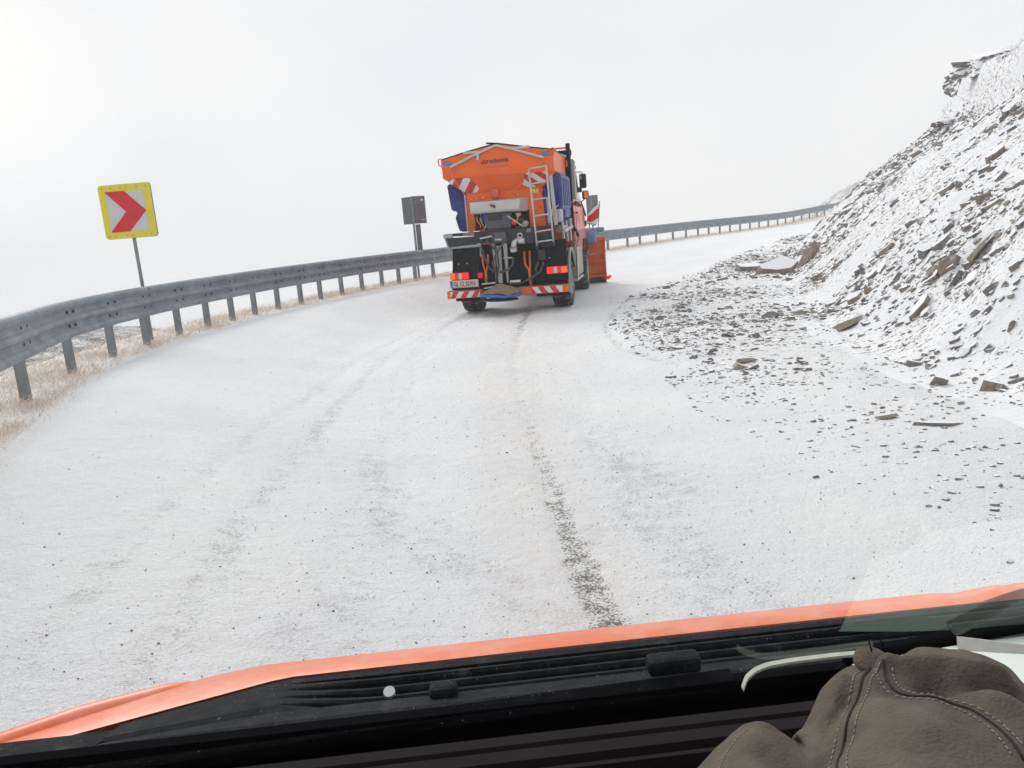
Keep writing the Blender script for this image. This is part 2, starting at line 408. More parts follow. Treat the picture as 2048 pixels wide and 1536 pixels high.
def snow_road():
    m = bpy.data.materials.new('packed snow on asphalt'); m.use_nodes = True
    N, L = m.node_tree.nodes, m.node_tree.links
    b = N['Principled BSDF']
    tc = N.new('ShaderNodeTexCoord').outputs['Object']
    def att(nm):
        a = N.new('ShaderNodeAttribute'); a.attribute_name = nm; return a.outputs['Fac']
    wear, sand, slush, clean = att('wear'), att('sand'), att('slush'), att('clean')
    n_big = nnoise(N, L, tc, 0.8, 4)
    n_mid = nnoise(N, L, tc, 9, 6, 0.6)
    n_fine = nnoise(N, L, tc, 55, 5, 0.65)
    n_grain = nnoise(N, L, tc, 190, 3, 0.6)
    snow = nmix(N, L, nramp(N, L, n_big, 0.35, 0.65), (0.83, 0.85, 0.875), (0.89, 0.90, 0.905))
    snow = nmix(N, L, nmath(N, L, 'MULTIPLY', nmath(N, L, 'SUBTRACT', 1.0, clean), nramp(N, L, n_grain, 0.48, 0.66, 0, 0.32)), snow, (0.50, 0.51, 0.53))
    n_fleck = nnoise(N, L, tc, 75, 7, 0.72)
    snow = nmix(N, L, nmath(N, L, 'MULTIPLY', nmath(N, L, 'SUBTRACT', 1.0, clean), nramp(N, L, n_fleck, 0.54, 0.68, 0, 0.42)), snow, (0.42, 0.43, 0.445))  # dark flecks put the shade between snow bumps into the colour
    # thin, greyed snow where tyres pressed it
    t = nmath(N, L, 'ADD', nmath(N, L, 'MULTIPLY', slush, 0.62), nmath(N, L, 'MULTIPLY', nmath(N, L, 'SUBTRACT', n_mid, 0.5), 1.0))
    n_fl2 = nnoise(N, L, tc, 60, 7, 0.75)
    t = nmath(N, L, 'ADD', t, nmath(N, L, 'MULTIPLY', nmath(N, L, 'SUBTRACT', n_fl2, 0.5), 2.2))
    snow = nmix(N, L, nramp(N, L, t, 0.34, 0.66, 0, 0.52), snow, (0.33, 0.335, 0.35))
    snow = nmix(N, L, nmath(N, L, 'MULTIPLY', sand, nramp(N, L, n_mid, 0.3, 0.7, 0.1, 0.42)), snow, (0.72, 0.65, 0.58))
    asph = nmix(N, L, nramp(N, L, n_grain, 0.4, 0.6), (0.085, 0.082, 0.078), (0.27, 0.265, 0.255))
    w = nmath(N, L, 'ADD', wear, nmath(N, L, 'MULTIPLY', nmath(N, L, 'SUBTRACT', n_fleck, 0.5), 2.2))
    w = nmath(N, L, 'ADD', w, nmath(N, L, 'MULTIPLY', nmath(N, L, 'SUBTRACT', n_mid, 0.5), 1.0))
    col = nmix(N, L, nramp(N, L, w, 0.52, 0.78), snow, asph)
    rocky = att('rocky')
    mp = N.new('ShaderNodeMapping'); mp.inputs['Scale'].default_value = (1.0, 2.6, 2.6)
    L.new(tc, mp.inputs[0])
    st = nnoise(N, L, mp.outputs[0], 7.5, 8, 0.62); st2 = nnoise(N, L, mp.outputs[0], 22, 5, 0.6)
    v = nmath(N, L, 'ADD', nmath(N, L, 'MULTIPLY', st, 0.6), nmath(N, L, 'MULTIPLY', st2, 0.4))
    v = nmath(N, L, 'ADD', v, nmath(N, L, 'MULTIPLY', nmath(N, L, 'SUBTRACT', rocky, 1.0), 0.25))
    rk = nmix(N, L, nramp(N, L, n_mid, 0.4, 0.62), (0.17, 0.16, 0.155), (0.30, 0.245, 0.19))
    col = nmix(N, L, nmath(N, L, 'MULTIPLY', nramp(N, L, v, 0.535, 0.60), nramp(N, L, rocky, 0.05, 0.4)), col, rk)
    L.new(col, b.inputs['Base Color'])
    b.inputs['Roughness'].default_value = 0.75
    b.inputs['Specular IOR Level'].default_value = 0.25
    h = nmath(N, L, 'ADD', nmath(N, L, 'MULTIPLY', n_mid, 1.4), nmath(N, L, 'ADD', nmath(N, L, 'MULTIPLY', n_fine, 0.75), nmath(N, L, 'MULTIPLY', n_grain, 0.2)))
    bp = N.new('ShaderNodeBump'); bp.inputs['Strength'].default_value = 0.9; bp.inputs['Distance'].default_value = 0.032
    L.new(h, bp.inputs['Height']); L.new(bp.outputs[0], b.inputs['Normal'])
    return m

def snow_bank():
    m = bpy.data.materials.new('snow over broken slate'); m.use_nodes = True
    N, L = m.node_tree.nodes, m.node_tree.links
    b = N['Principled BSDF']
    tc = N.new('ShaderNodeTexCoord').outputs['Object']
    a = N.new('ShaderNodeAttribute'); a.attribute_name = 'rocky'; rocky = a.outputs['Fac']
    a2 = N.new('ShaderNodeAttribute'); a2.attribute_name = 'straw'; straw = a2.outputs['Fac']
    mp = N.new('ShaderNodeMapping'); mp.inputs['Scale'].default_value = (1.0, 3.2, 3.2); mp.inputs['Rotation'].default_value = (0, R(-35), R(8))
    L.new(tc, mp.inputs[0])
    st = nnoise(N, L, mp.outputs[0], 5.5, 8, 0.62)
    st2 = nnoise(N, L, mp.outputs[0], 17, 5, 0.6)
    big = nnoise(N, L, tc, 0.9, 5)
    fine = nnoise(N, L, tc, 70, 4)
    rock = nmix(N, L, nramp(N, L, nnoise(N, L, tc, 2.2, 4), 0.4, 0.62), (0.115, 0.108, 0.105), (0.20, 0.155, 0.12))
    rock = nmix(N, L, nramp(N, L, fine, 0.35, 0.7), rock, (0.08, 0.078, 0.08))
    v = nmath(N, L, 'ADD', nmath(N, L, 'MULTIPLY', st, 0.6), nmath(N, L, 'MULTIPLY', st2, 0.4))
    v = nmath(N, L, 'ADD', v, nmath(N, L, 'MULTIPLY', nmath(N, L, 'SUBTRACT', big, 0.5), 0.25))
    v = nmath(N, L, 'ADD', v, nmath(N, L, 'MULTIPLY', nmath(N, L, 'SUBTRACT', rocky, 1.0), 0.25))
    f = nramp(N, L, v, 0.555, 0.60)
    snow = nmix(N, L, nramp(N, L, big, 0.35, 0.65), (0.80, 0.82, 0.845), (0.87, 0.875, 0.88))
    snow = nmix(N, L, nramp(N, L, nnoise(N, L, tc, 75, 7, 0.72), 0.54, 0.68, 0, 0.34), snow, (0.42, 0.43, 0.445))  # bump shade painted in as flecks, matching the road snow
    col = nmix(N, L, f, snow, rock)
    sc = nmix(N, L, nramp(N, L, st2, 0.35, 0.65), (0.52, 0.44, 0.36), (0.80, 0.77, 0.73))
    col = nmix(N, L, nmath(N, L, 'MULTIPLY', straw, 0.85), col, sc)
    L.new(col, b.inputs['Base Color'])
    b.inputs['Roughness'].default_value = 0.8
    b.inputs['Specular IOR Level'].default_value = 0.2
    h = nmath(N, L, 'ADD', nmath(N, L, 'MULTIPLY', st, 1.0), nmath(N, L, 'MULTIPLY', fine, 0.25))
    h = nmath(N, L, 'ADD', h, nmath(N, L, 'MULTIPLY', st2, 0.5))
    bp = N.new('ShaderNodeBump'); bp.inputs['Strength'].default_value = 0.6; bp.inputs['Distance'].default_value = 0.05
    L.new(h, bp.inputs['Height']); L.new(bp.outputs[0], b.inputs['Normal'])
    return m

def slate(name, c1, c2, lo=0.34, hi=0.58):
    """stone with settled snow on the faces that look up"""
    m = bpy.data.materials.new(name); m.use_nodes = True
    N, L = m.node_tree.nodes, m.node_tree.links
    b = N['Principled BSDF']
    tc = N.new('ShaderNodeTexCoord').outputs['Object']
    geo = N.new('ShaderNodeNewGeometry')
    sp = N.new('ShaderNodeSeparateXYZ'); L.new(geo.outputs['True Normal'], sp.inputs[0])
    n1 = nnoise(N, L, tc, 6, 5); n2 = nnoise(N, L, tc, 40, 5, 0.65)
    rock = nmix(N, L, nramp(N, L, n1, 0.35, 0.65), c1, c2)
    rock = nmix(N, L, nramp(N, L, n2, 0.4, 0.7, 0, 0.5), rock, (0.05, 0.048, 0.048))
    pos = nnoise(N, L, geo.outputs['Position'], 7, 5, 0.6)
    k = nmath(N, L, 'ADD', sp.outputs['Z'], nmath(N, L, 'MULTIPLY', nmath(N, L, 'SUBTRACT', pos, 0.5), 0.9))
    col = nmix(N, L, nramp(N, L, k, lo, hi), rock, (0.84, 0.85, 0.865))
    L.new(col, b.inputs['Base Color'])
    b.inputs['Roughness'].default_value = 0.75
    bp = N.new('ShaderNodeBump'); bp.inputs['Strength'].default_value = 0.5; bp.inputs['Distance'].default_value = 0.01
    L.new(n2, bp.inputs['Height']); L.new(bp.outputs[0], b.inputs['Normal'])
    return m
M['road'] = snow_road()
M['bank'] = snow_bank()
M['slate_grey'] = slate('grey slate', (0.165, 0.16, 0.16), (0.25, 0.24, 0.23))
M['slate_brown'] = slate('brown slate', (0.21, 0.165, 0.14), (0.30, 0.245, 0.205))
M['slate_tan'] = slate('tan slate', (0.29, 0.25, 0.20), (0.36, 0.32, 0.27), 0.60, 0.82)
M['flat_grey'] = slate('bare grey slate', (0.14, 0.137, 0.14), (0.22, 0.21, 0.205), 0.62, 0.98)
M['flat_brown'] = slate('bare brown slate', (0.19, 0.15, 0.125), (0.28, 0.23, 0.185), 0.62, 0.98)
M['flat_tan'] = slate('bare tan slate', (0.30, 0.26, 0.20), (0.38, 0.34, 0.28), 0.62, 0.98)
M['straw'] = mat('frosted straw', (0.70, 0.58, 0.47), 0.9, 0.3, 25, grime=((0.84, 0.82, 0.80), 0.95), gscale=4)
M['frost'] = mat('frost covered grass', (0.62, 0.60, 0.60), 0.9, 0.3, 12, grime=((0.85, 0.86, 0.88), 0.8), gscale=4)
M['crown'] = slate('rime over earth and slate', (0.12, 0.10, 0.10), (0.24, 0.20, 0.19), -.30, .12)
M['snow'] = mat('snow', (0.84, 0.85, 0.87), 0.8, 0.03, 6, 0.3, 30, spec=0.2)

# ------------------------------------------------------------------ terrain
def spline(P, n):
    P = np.array(P, float); m = len(P)
    Q = np.vstack([2 * P[0] - P[1], P, 2 * P[-1] - P[-2]])
    k = max(2, n // (m - 1)); out = []
    t = np.linspace(0, 1, k, endpoint=False)[:, None]
    for i in range(m - 1):
        a, b, c, d = Q[i:i + 4]
        out.append(.5 * ((2 * b) + (-a + c) * t + (2 * a - 5 * b + 4 * c - d) * t * t + (-a + 3 * b - 3 * c + d) * t ** 3))
    out.append(P[-1:])
    return np.vstack(out)

def ss(x, a, b):
    t = np.clip((x - a) / (b - a), 0, 1)
    return t * t * (3 - 2 * t)

RAIL = spline([(-1.6, 0.5), (-3.4, 4), (-4.45, 7), (-5.0, 9), (-5.12, 11), (-4.98, 13), (-4.65, 15), (-4.15, 17), (-3.5, 19), (-2.6, 21), (-1.85, 22.3), (.6, 26.6), (4.5, 32.3), (7.2, 36.5), (10.6, 41.5), (14.6, 46.0), (19, 52), (22.2, 56.5), (25.2, 60.5), (28.5, 64.5), (33, 69)], 2000)
RAIL_S = np.r_[0, np.cumsum(np.linalg.norm(np.diff(RAIL, axis=0), axis=1))]
RAIL_X = np.vstack([[(2.5, -14.0), (0.9, -6)], RAIL[::6], [(38, 73.0), (60, 88), (110, 110)]])
FOOT = spline([(3.6, -14), (3.9, 2), (3.95, 6), (4.0, 8.5), (4.6, 11.5), (5.5, 15), (6.8, 19), (9.0, 25), (12.2, 31), (17.6, 40), (27, 50), (60, 66), (120, 80)], 420)

def sdist(x, y, c):
    x = np.asarray(x, float).ravel(); y = np.asarray(y, float).ravel()
    tan = np.gradient(c, axis=0)
    D = np.empty(len(x))
    for a in range(0, len(x), 15000):
        qx, qy = x[a:a + 15000, None], y[a:a + 15000, None]
        d2 = (qx - c[None, :, 0]) ** 2 + (qy - c[None, :, 1]) ** 2
        i = d2.argmin(1)
        vx, vy = qx[:, 0] - c[i, 0], qy[:, 0] - c[i, 1]
        t = tan[i]; tl = np.hypot(t[:, 0], t[:, 1]) + 1e-9
        cr = (t[:, 0] * vy - t[:, 1] * vx)
        D[a:a + 15000] = np.where(cr < 0, 1, -1) * np.sqrt(d2[np.arange(len(i)), i])
    return D

def vnoise(x, y, f, seed=0):
    x = x * f + 100.5 + seed * 17.3; y = y * f + 200.5 + seed * 9.1
    xi, yi = np.floor(x).astype(np.int64), np.floor(y).astype(np.int64)
    fx, fy = x - xi, y - yi
    def h(a, b):
        n = (a * 374761393 + b * 668265263 + seed * 974634777) & 0xffffffff
        n = ((n ^ (n >> 13)) * 1274126177) & 0xffffffff
        return ((n ^ (n >> 16)) & 0xffff) / 65535.0
    u, v = fx * fx * (3 - 2 * fx), fy * fy * (3 - 2 * fy)
    return (h(xi, yi) * (1 - u) + h(xi + 1, yi) * u) * (1 - v) + (h(xi, yi + 1) * (1 - u) + h(xi + 1, yi + 1) * u) * v
def fbm(x, y, f, o=4, seed=0):
    s, a = 0, 0.5
    for k in range(o):
        s = s + a * (vnoise(x, y, f * 2 ** k, seed + k) - 0.5); a *= 0.5
    return s

def terrain(x, y):
    """z, distance right of the rail, distance right of the foot of the bank"""
    x = np.asarray(x, float); y = np.asarray(y, float); sh = x.shape
    x, y = x.ravel(), y.ravel()
    d = sdist(x, y, RAIL_X); e = sdist(x, y, FOOT)
    far = ss(y, 19, 31)
    base = .42 * far + .35 * ss(y, 50, 66)
    lip = (.44 - .42 * far) * (1 - ss(d, .6, 3.0))
    z = base + lip
    # valley side, left of the rail
    q = np.maximum(-d - .9, 0)
    drop = .42 * q * ss(q, 0, .6)
    drop = 34 * (1 - np.exp(-drop / 34))
    z = z - drop + np.where(d < -.3, fbm(x, y, .9, 4, 3) * .35 * ss(-d, .3, 3), 0)
    m = np.exp(-(np.abs(x + 37) / 19) ** 4 - (np.abs(y - 52) / 17) ** 4)
    z = z * (1 - m * (d < 0)) + (-2.9 - .035 * (x + 40) + fbm(x, y, .14, 4, 8) * 2.6) * m * (d < 0)
    m2 = np.exp(-(np.abs(x - 58) / 25) ** 6 - (np.abs(y - 95) / 15) ** 4) * (d < -2)
    z = z + m2 * (34 * (1 - np.exp(-np.maximum(drop, 0) / 34)) * 0 + np.minimum(1.3 + .24 * (x - 35.5), 8.5) + fbm(x, y, .15, 4, 12) * 2.2 - z)
    # cut bank on the right
    ep = np.maximum(e, 0)
    rough = ss(ep, .2, 1.6)
    s = ep * .80 * ss(ep, -.5, 1.6)
    wob = fbm(x, y, .35, 3, 21)
    ec = 4.5 + wob * 1.2
    top = ec * .80 + 1.05 * ss(ep, ec, ec + .42) + 26 * (1 - np.exp(-np.maximum(ep - ec, 0) * .25 / 26))
    s = np.where(ep > ec, top, s)
    inner = (e > -8) & (d > 2)
    z = z + np.where(inner, s + rough * (fbm(x, y, .8, 4, 5) * .55 + fbm(x * .55, y * 1.7, 3.0, 3, 6) * .16), 0)
    # small relief of the flat ground beside the road
    z = z + np.where((d > 6.2) & (e < 0), ss(d, 6.3, 7.2) * (fbm(x, y, 1.6, 4, 9) * .10 + .03), 0)
    return z.reshape(sh), d.reshape(sh), e.reshape(sh)

def tz(x, y):
    return float(ground_z([x], [y])[0])

def axis_rows():
    ys = [-14, -9, -5, -2, 0.0, 1.0, 1.6]
    y = 2.0
    while y < 160:
        ys.append(y); y += max(.026, y * .0095)
    return np.array(ys)
def axis_cols():
    near = np.arange(-6.5, 9.0, .045)
    l = [-6.5]; st = .06
    while l[-1] > -118: l.append(l[-1] - st); st *= 1.07
    r = [9.0 - .045 + .045]; st = .05
    while r[-1] < 118: r.append(r[-1] + st); st = min(st * 1.02, .12) if r[-1] < 24 else st * 1.08
    return np.r_[np.array(l[1:][::-1]), near, np.array(r)]

gx, gy = axis_cols(), axis_rows()
GX, GY = np.meshgrid(gx, gy)
GZ, GD, GE = terrain(GX, GY)

def polydist(x, y, pts):
    """unsigned distance to a polyline and side-signed offset"""
    c = spline(pts, 160)
    return sdist(x, y, c)

near_mask = (GY > 1.0) & (GY < 24) & (GX > -6) & (GX < 8)
def near_eval(fn):
    out = np.zeros(GX.shape)
    out[near_mask] = fn(GX[near_mask], GY[near_mask])
    return out
STRIPE = [(.45, 1.2), (.37, 2.48), (.33, 3.06), (.28, 3.63), (.24, 4.33), (.19, 5.21), (.13, 6.33), (.07, 7.76), (.04, 9.54), (.11, 11.7), (.31, 14.2), (.52, 16.6), (.9, 19.5)]
LEFT1 = [(-1.2, 2.0), (-1.37, 3.11), (-1.51, 3.96), (-1.64, 5.02), (-1.77, 6.57), (-1.83, 8.2), (-1.77, 10.8), (-1.24, 14.1), (-.8, 16.4)]
LEFT2 = [(-.7, 2.0), (-.77, 2.98), (-.84, 3.71), (-.93, 4.86), (-1.06, 6.87), (-1.3, 9.78), (-1.0, 14.3), (-.6, 16.4)]
RIGHT1 = [(.95, 2.0), (.9, 2.89), (.83, 3.42), (.77, 4.38), (.7, 5.85), (.65, 7.79), (.66, 10.45), (.95, 13.8), (1.2, 16.3)]
d_st = near_eval(lambda x, y: polydist(x, y, STRIPE))
d_l1 = near_eval(lambda x, y: polydist(x, y, LEFT1))
d_l2 = near_eval(lambda x, y: polydist(x, y, LEFT2))
d_r1 = near_eval(lambda x, y: polydist(x, y, RIGHT1))
n1 = fbm(GX, GY, 1.3, 4, 31); n2 = fbm(GX, GY, 5.0, 3, 37)
inten = np.interp(GY, [0, 3, 4.5, 5.6, 6.6, 8.0, 10.5, 12, 13.5, 16, 19], [.66, .66, .60, .52, .44, .38, .42, .52, .62, .58, .3])
halfw = np.interp(GY, [2, 4, 6, 9, 12, 17], [.115, .10, .075, .085, .10, .11])
wear = inten * (1 - ss(np.abs(d_st + n2 * .06), halfw * .55, halfw * 1.5)) * near_mask
edge = np.abs(GD - 6.62 + n1 * .25)
wear = np.maximum(wear, .52 * (1 - ss(edge, .02, .11)) * ss(GY, 7.0, 9.5) * (1 - ss(GY, 17, 22)))
slush = .10 + .35 * n1
slush = slush + .14 * (1 - ss(np.abs(d_st - .42), .12, .75)) * near_mask * (1 - ss(GY, 5, 9))
slush = slush + .30 * (1 - ss(np.abs(d_l2), .08, .30)) * near_mask * (1 - ss(GY, 5, 13) * .5)
slush = slush + .45 * (1 - ss(np.abs(d_l1), .04, .16)) * near_mask + .35 * (1 - ss(np.abs(d_l1 + .42), .03, .12)) * near_mask
slush = slush + .30 * (1 - ss(np.abs(d_r1 - .05), .10, .36)) * near_mask
for (cx, cy, rx, ry, a) in ((-.33, 4.35, .30, .28, .9), (-.36, 3.65, .32, .16, .9), (-.12, 3.25, .25, .2, .5), (.5, 4.1, .3, .25, .5), (-.45, 3.0, .3, .12, .6), (.8, 5.2, .35, .3, .4), (-.3, 5.3, .25, .18, .5)):
    slush = slush + a * .5 * np.exp(-(((GX - cx) / rx) ** 2 + ((GY - cy) / ry) ** 2) * 1.6) * (0.55 + n2 * 1.6)
slush = slush * (1 - .7 * ss(GX, 1.6, 3.0))
sand = np.clip((1 - ss(np.abs(d_st + .12), .1, .55)) * near_mask * .9 + .8 * np.exp(-((GX - .35) / .8) ** 2 - ((GY - 11) / 3.5) ** 2), 0, 1)
slush = slush + .8 * np.exp(-((GX - .15) / .9) ** 2 - ((GY - 15.6) / 1.2) ** 2)  # greyer snow around the lorry's rear
road_all = (GD > .4) & (GD < 6.6)
clean = ss(GD + n1 * 1.5, 4.4, 6.2) * .85
streak = fbm(GD, GY * .018, 7.0, 2, 131)
slush = slush + (np.maximum(streak - .05, 0) * 1.5 - np.maximum(-streak - .1, 0) * .8) * road_all * (1 - ss(GY, 14, 24))
slush = slush * (1 - clean)
rel_streak = fbm(GD, GY * .018, 7.0, 2, 131) * .018
# relief pressed into the snow: tyre grooves with tread bars, and crumbly lumps
road_w = (GD > .55) & (GD < 6.55)
tread = np.sin(GY * 2 * math.pi / .11 + d_l2 * 22) * .5 + .5
rel = -(.013 + .010 * tread) * (1 - ss(np.abs(d_l2), .14, .22)) * near_mask
rel = rel - .012 * (1 - ss(np.abs(d_l1), .05, .10)) * near_mask - .011 * (1 - ss(np.abs(d_l1 + .42), .04, .09)) * near_mask
rel = rel - .014 * (1 - ss(np.abs(d_r1), .12, .2)) * near_mask
rel = rel - .022 * ss(wear, .2, .6) - np.maximum(rel_streak, 0) * road_all
rel = rel + (fbm(GX, GY, 7, 4, 41) * .030 + fbm(GX, GY, 2.2, 3, 43) * .03) * np.where(road_w, .45, .9)
lump = np.maximum(fbm(GX, GY, 9, 2, 51) - .12, 0) * .16 * ss(slush, .15, .5)
GZ = GZ + (rel + lump) * (GY < 40) * (GY > 1)
GZ = GZ + np.where((GE > 0.3) & (GY < 45) & (GX < 30), fbm(GX * .6, GY * 1.5, 6, 3, 61) * .10 + ss(GE, 4.0, 4.5) * (1 - ss(GE, 6, 7)) * (fbm(GX, GY, 1.5, 4, 63) * .5 + np.abs(fbm(GX, GY, 3.5, 2, 64)) * .25), 0)
# the shoulder lies a few centimetres above the road
GZ = GZ + .035 * ss(GD, 6.58, 6.75) * (GE < 1) * ss(GY, 7.5, 10)

def ground_z(x, y):
    x = np.asarray(x, float); y = np.asarray(y, float)
    i = np.clip(np.searchsorted(gx, x) - 1, 0, len(gx) - 2); j = np.clip(np.searchsorted(gy, y) - 1, 0, len(gy) - 2)
    u = np.clip((x - gx[i]) / (gx[i + 1] - gx[i]), 0, 1); v = np.clip((y - gy[j]) / (gy[j + 1] - gy[j]), 0, 1)
    return (GZ[j, i] * (1 - u) + GZ[j, i + 1] * u) * (1 - v) + (GZ[j + 1, i] * (1 - u) + GZ[j + 1, i + 1] * u) * v

rocky = np.where(GD > 5, ss(GE, -5.0, -1.5) * .98 + ss(GE, -.2, .8) * .07, 0)
rocky = np.where(GD > 5, rocky - .45 * (1 - ss(GY, 5, 9)) * (1 - ss(GE, -.2, .6)), rocky)
rocky = rocky * np.where(GD > 5, ss(GD + n1, 6.4, 7.3), 1)
rocky = rocky + np.where(GD < -1.5, 1.30 * ss(-GD, 1.5, 5), 0)
rocky = rocky - .12 * ss(GE, 4.2, 5.0)
rocky = rocky + .15 * np.exp(-((GX + 38) / 22) ** 2 - ((GY - 52) / 22) ** 2) * (GD < -2)
straw_a = (1 - ss(np.abs(GD + .40), .45, .85)) * (.55 + fbm(GX, GY, 2.0, 3, 71) * 1.6)
straw_a = np.clip(straw_a, 0, 1)

def grid_mesh(name, sel_faces, attrs, m, kind='structure'):
    ny, nx = GX.shape
    idx = np.arange(ny * nx).reshape(ny, nx)
    q = np.stack([idx[:-1, :-1], idx[:-1, 1:], idx[1:, 1:], idx[1:, :-1]], -1)[sel_faces]
    used, inv = np.unique(q.ravel(), return_inverse=True)
    co = np.stack([GX.ravel()[used], GY.ravel()[used], GZ.ravel()[used]], -1)
    me = bpy.data.meshes.new(name)
    nf = len(q)
    me.vertices.add(len(used)); me.vertices.foreach_set('co', co.ravel())
    me.loops.add(nf * 4); me.loops.foreach_set('vertex_index', inv.astype(np.int32))
    me.polygons.add(nf); me.polygons.foreach_set('loop_start', np.arange(nf, dtype=np.int32) * 4)
    me.polygons.foreach_set('use_smooth', np.ones(nf, dtype=bool))
    me.update(calc_edges=True)
    for k, a in attrs.items():
        at = me.attributes.new(k, 'FLOAT', 'POINT')
        at.data.foreach_set('value', a.ravel()[used].astype(np.float32))
    o = link(name, me, m)
    o['kind'] = kind
    return o

fd = (GD[:-1, :-1] + GD[1:, 1:]) / 2; fe = (GE[:-1, :-1] + GE[1:, 1:]) / 2
f_road = (fd > .32) & (fd < 6.64)
f_left = fd <= .32
f_right = fd >= 6.64
grid_mesh('road', f_road, {'wear': wear, 'sand': sand, 'slush': slush, 'clean': clean, 'rocky': rocky}, M['road'])
grid_mesh('ground', f_left, {'rocky': rocky, 'straw': straw_a}, M['bank'])
f_bank = f_right & (fe > -.3)
grid_mesh('hillside', f_bank, {'rocky': rocky, 'straw': straw_a * 0}, M['bank'])
grid_mesh('verge', f_right & ~f_bank, {'wear': wear, 'sand': sand, 'slush': slush, 'clean': clean, 'rocky': rocky}, M['road'])

# ------------------------------------------------------------------ haze
hz = MB().box(-122, 122, -16, 168, -48, 27)
hm = bpy.data.materials.new('haze'); hm.use_nodes = True
hm.node_tree.nodes.clear()
ho = hm.node_tree.nodes.new('ShaderNodeOutputMaterial'); hv = hm.node_tree.nodes.new('ShaderNodeVolumePrincipled')
hv.inputs['Color'].default_value = (0.97, 0.98, 1.0, 1)
hv.inputs['Density'].default_value = 0.0019
hv.inputs['Anisotropy'].default_value = 0.2
hm.node_tree.links.new(hv.outputs[0], ho.inputs['Volume'])
haze = hz.build('haze', hm)
tag(haze, kind='stuff')

# ------------------------------------------------------------------ guardrail
def rail_at(s):
    i = int(np.clip(np.searchsorted(RAIL_S, s), 1, len(RAIL_S) - 1))
    t = (s - RAIL_S[i - 1]) / (RAIL_S[i] - RAIL_S[i - 1])
    p = RAIL[i - 1] * (1 - t) + RAIL[i] * t
    a, b = RAIL[max(i - 12, 0)], RAIL[min(i + 12, len(RAIL) - 1)]
    tg = (b - a) / np.linalg.norm(b - a)
    return p, tg
def rail_z(y): return .44 + .35 * float(ss(np.array(y), 50, 66))
PROFILE = [(.836, -.012), (.838, .012), (.828, .05), (.805, .07), (.772, .07), (.742, .03), (.722, .012), (.685, .012), (.664, .03), (.645, .064), (.606, .064), (.587, .03), (.567, .012), (.530, .012), (.510, .03), (.482, .07), (.450, .07), (.427, .05), (.417, .012), (.419, -.012)]
guard = empty('guardrail', (-5.1, 11, .44))
tag(guard, 'long galvanised steel guardrail curving along the outer edge of the snowy road', 'guardrail')
gl = Vector(guard.location)
SPL = [.3, 3.9, 7.58, 11.26, 14.95, 18.63, 22.08] + [22.08 + 3.9 * k for k in range(1, 16)]
for k in range(len(SPL) - 1):
    a, b = SPL[k], min(SPL[k + 1] + .16, 81.4)
    if a >= 81: break
    nst = 14 if b < 30 else 7
    rings = []
    for i in range(nst + 1):
        s = a + (b - a) * i / nst
        p, tg = rail_at(s)
        nrm = np.array([tg[1], -tg[0]])
        z0 = rail_z(p[1])
        lift = .012 * (i / nst) ** 3 + (.004 if k % 2 else 0)
        row = []
        for h, o in PROFILE:
            q = p + nrm * (o + lift)
            row.append(Vector((q[0], q[1], z0 + h)) - gl)
        back = []
        for h, o in PROFILE[::-1]:
            q = p + nrm * (o + lift - .004)
            back.append(Vector((q[0], q[1], z0 + h)) - gl)
        rings.append(row + back)
    MB().loft(rings, False, 0, True).build('rail_beam', M['steel'], guard)
post_mesh = MB().loft([[(x, y, z) for x, y in [(-.034, .01), (.034, .01), (.034, -.075), (.018, -.075), (.018, -.069), (.028, -.069), (.028, .004), (-.028, .004), (-.028, -.069), (-.018, -.069), (-.018, -.075), (-.034, -.075)]] for z in (-.5, .80)]).mesh('post')
post_mesh.materials.append(M['steel_post'])
POSTS = [1.2, 3.3, 5.4, 7.3, 9.0, 10.24, 11.26, 12.28, 13.23, 14.11, 14.95, 15.85, 16.8, 17.65, 18.63, 19.57, 20.5, 21.3, 22.08, 22.94, 24.3, 25.9, 27.6, 29.3, 31.1, 33.0, 34.9, 36.9, 38.33, 40.3, 42.5, 44.3, 45.9, 47.2, 48.5, 49.7, 51, 52.5, 54.1, 55.9, 57.9, 59.7, 61.7, 63.8, 65.9, 68.0, 70, 72, 74, 76, 78, 80]
bolt_mesh = MB().disc((0, 0, 0), (0, 1, 0), .018, .016, 6).mesh('bolt')
bolt_mesh.materials.append(M['bolt'])
for s in POSTS:
    p, tg = rail_at(s)
    nrm = np.array([tg[1], -tg[0]])
    q = p - nrm * .045
    o = bpy.data.objects.new('post', post_mesh); COL.objects.link(o); o.parent = guard
    o.location = Vector((q[0], q[1], rail_z(p[1]))) - gl
    o.rotation_euler = (random.uniform(-.012, .012), random.uniform(-.015, .015), math.atan2(tg[1], tg[0]) + random.uniform(-.05, .05) + (math.pi if s > 30 else math.pi))
    if s < 24:
        for zz in (.703, .548):
            for ds in (-.10, .10):
                pb, tb = rail_at(s + ds)
                nb = np.array([tb[1], -tb[0]])
                qb = pb + nb * .020
                b = bpy.data.objects.new('bolt', bolt_mesh); COL.objects.link(b); b.parent = guard
                b.location = Vector((qb[0], qb[1], rail_z(pb[1]) + zz)) - gl
                b.rotation_euler = (0, 0, math.atan2(tb[1], tb[0]))

for s0 in SPL[1:9]:
    for ds in (.0,):
        for zz in (.805, .625, .47):
            pb, tb = rail_at(s0 + ds)
            nb = np.array([tb[1], -tb[0]])
            off_ = np.interp(zz, [.43, .45, .51, .55, .59, .62, .66, .70, .735, .77, .812], [.05, .07, .03, .012, .03, .064, .03, .012, .03, .07, .066])
            qb = pb + nb * (off_ + .012)
            b = bpy.data.objects.new('bolt', bolt_mesh); COL.objects.link(b); b.parent = guard
            b.location = Vector((qb[0], qb[1], rail_z(pb[1]) + zz)) - gl
            b.scale = (.7, .7, .7)
            b.rotation_euler = (0, 0, math.atan2(tb[1], tb[0]))

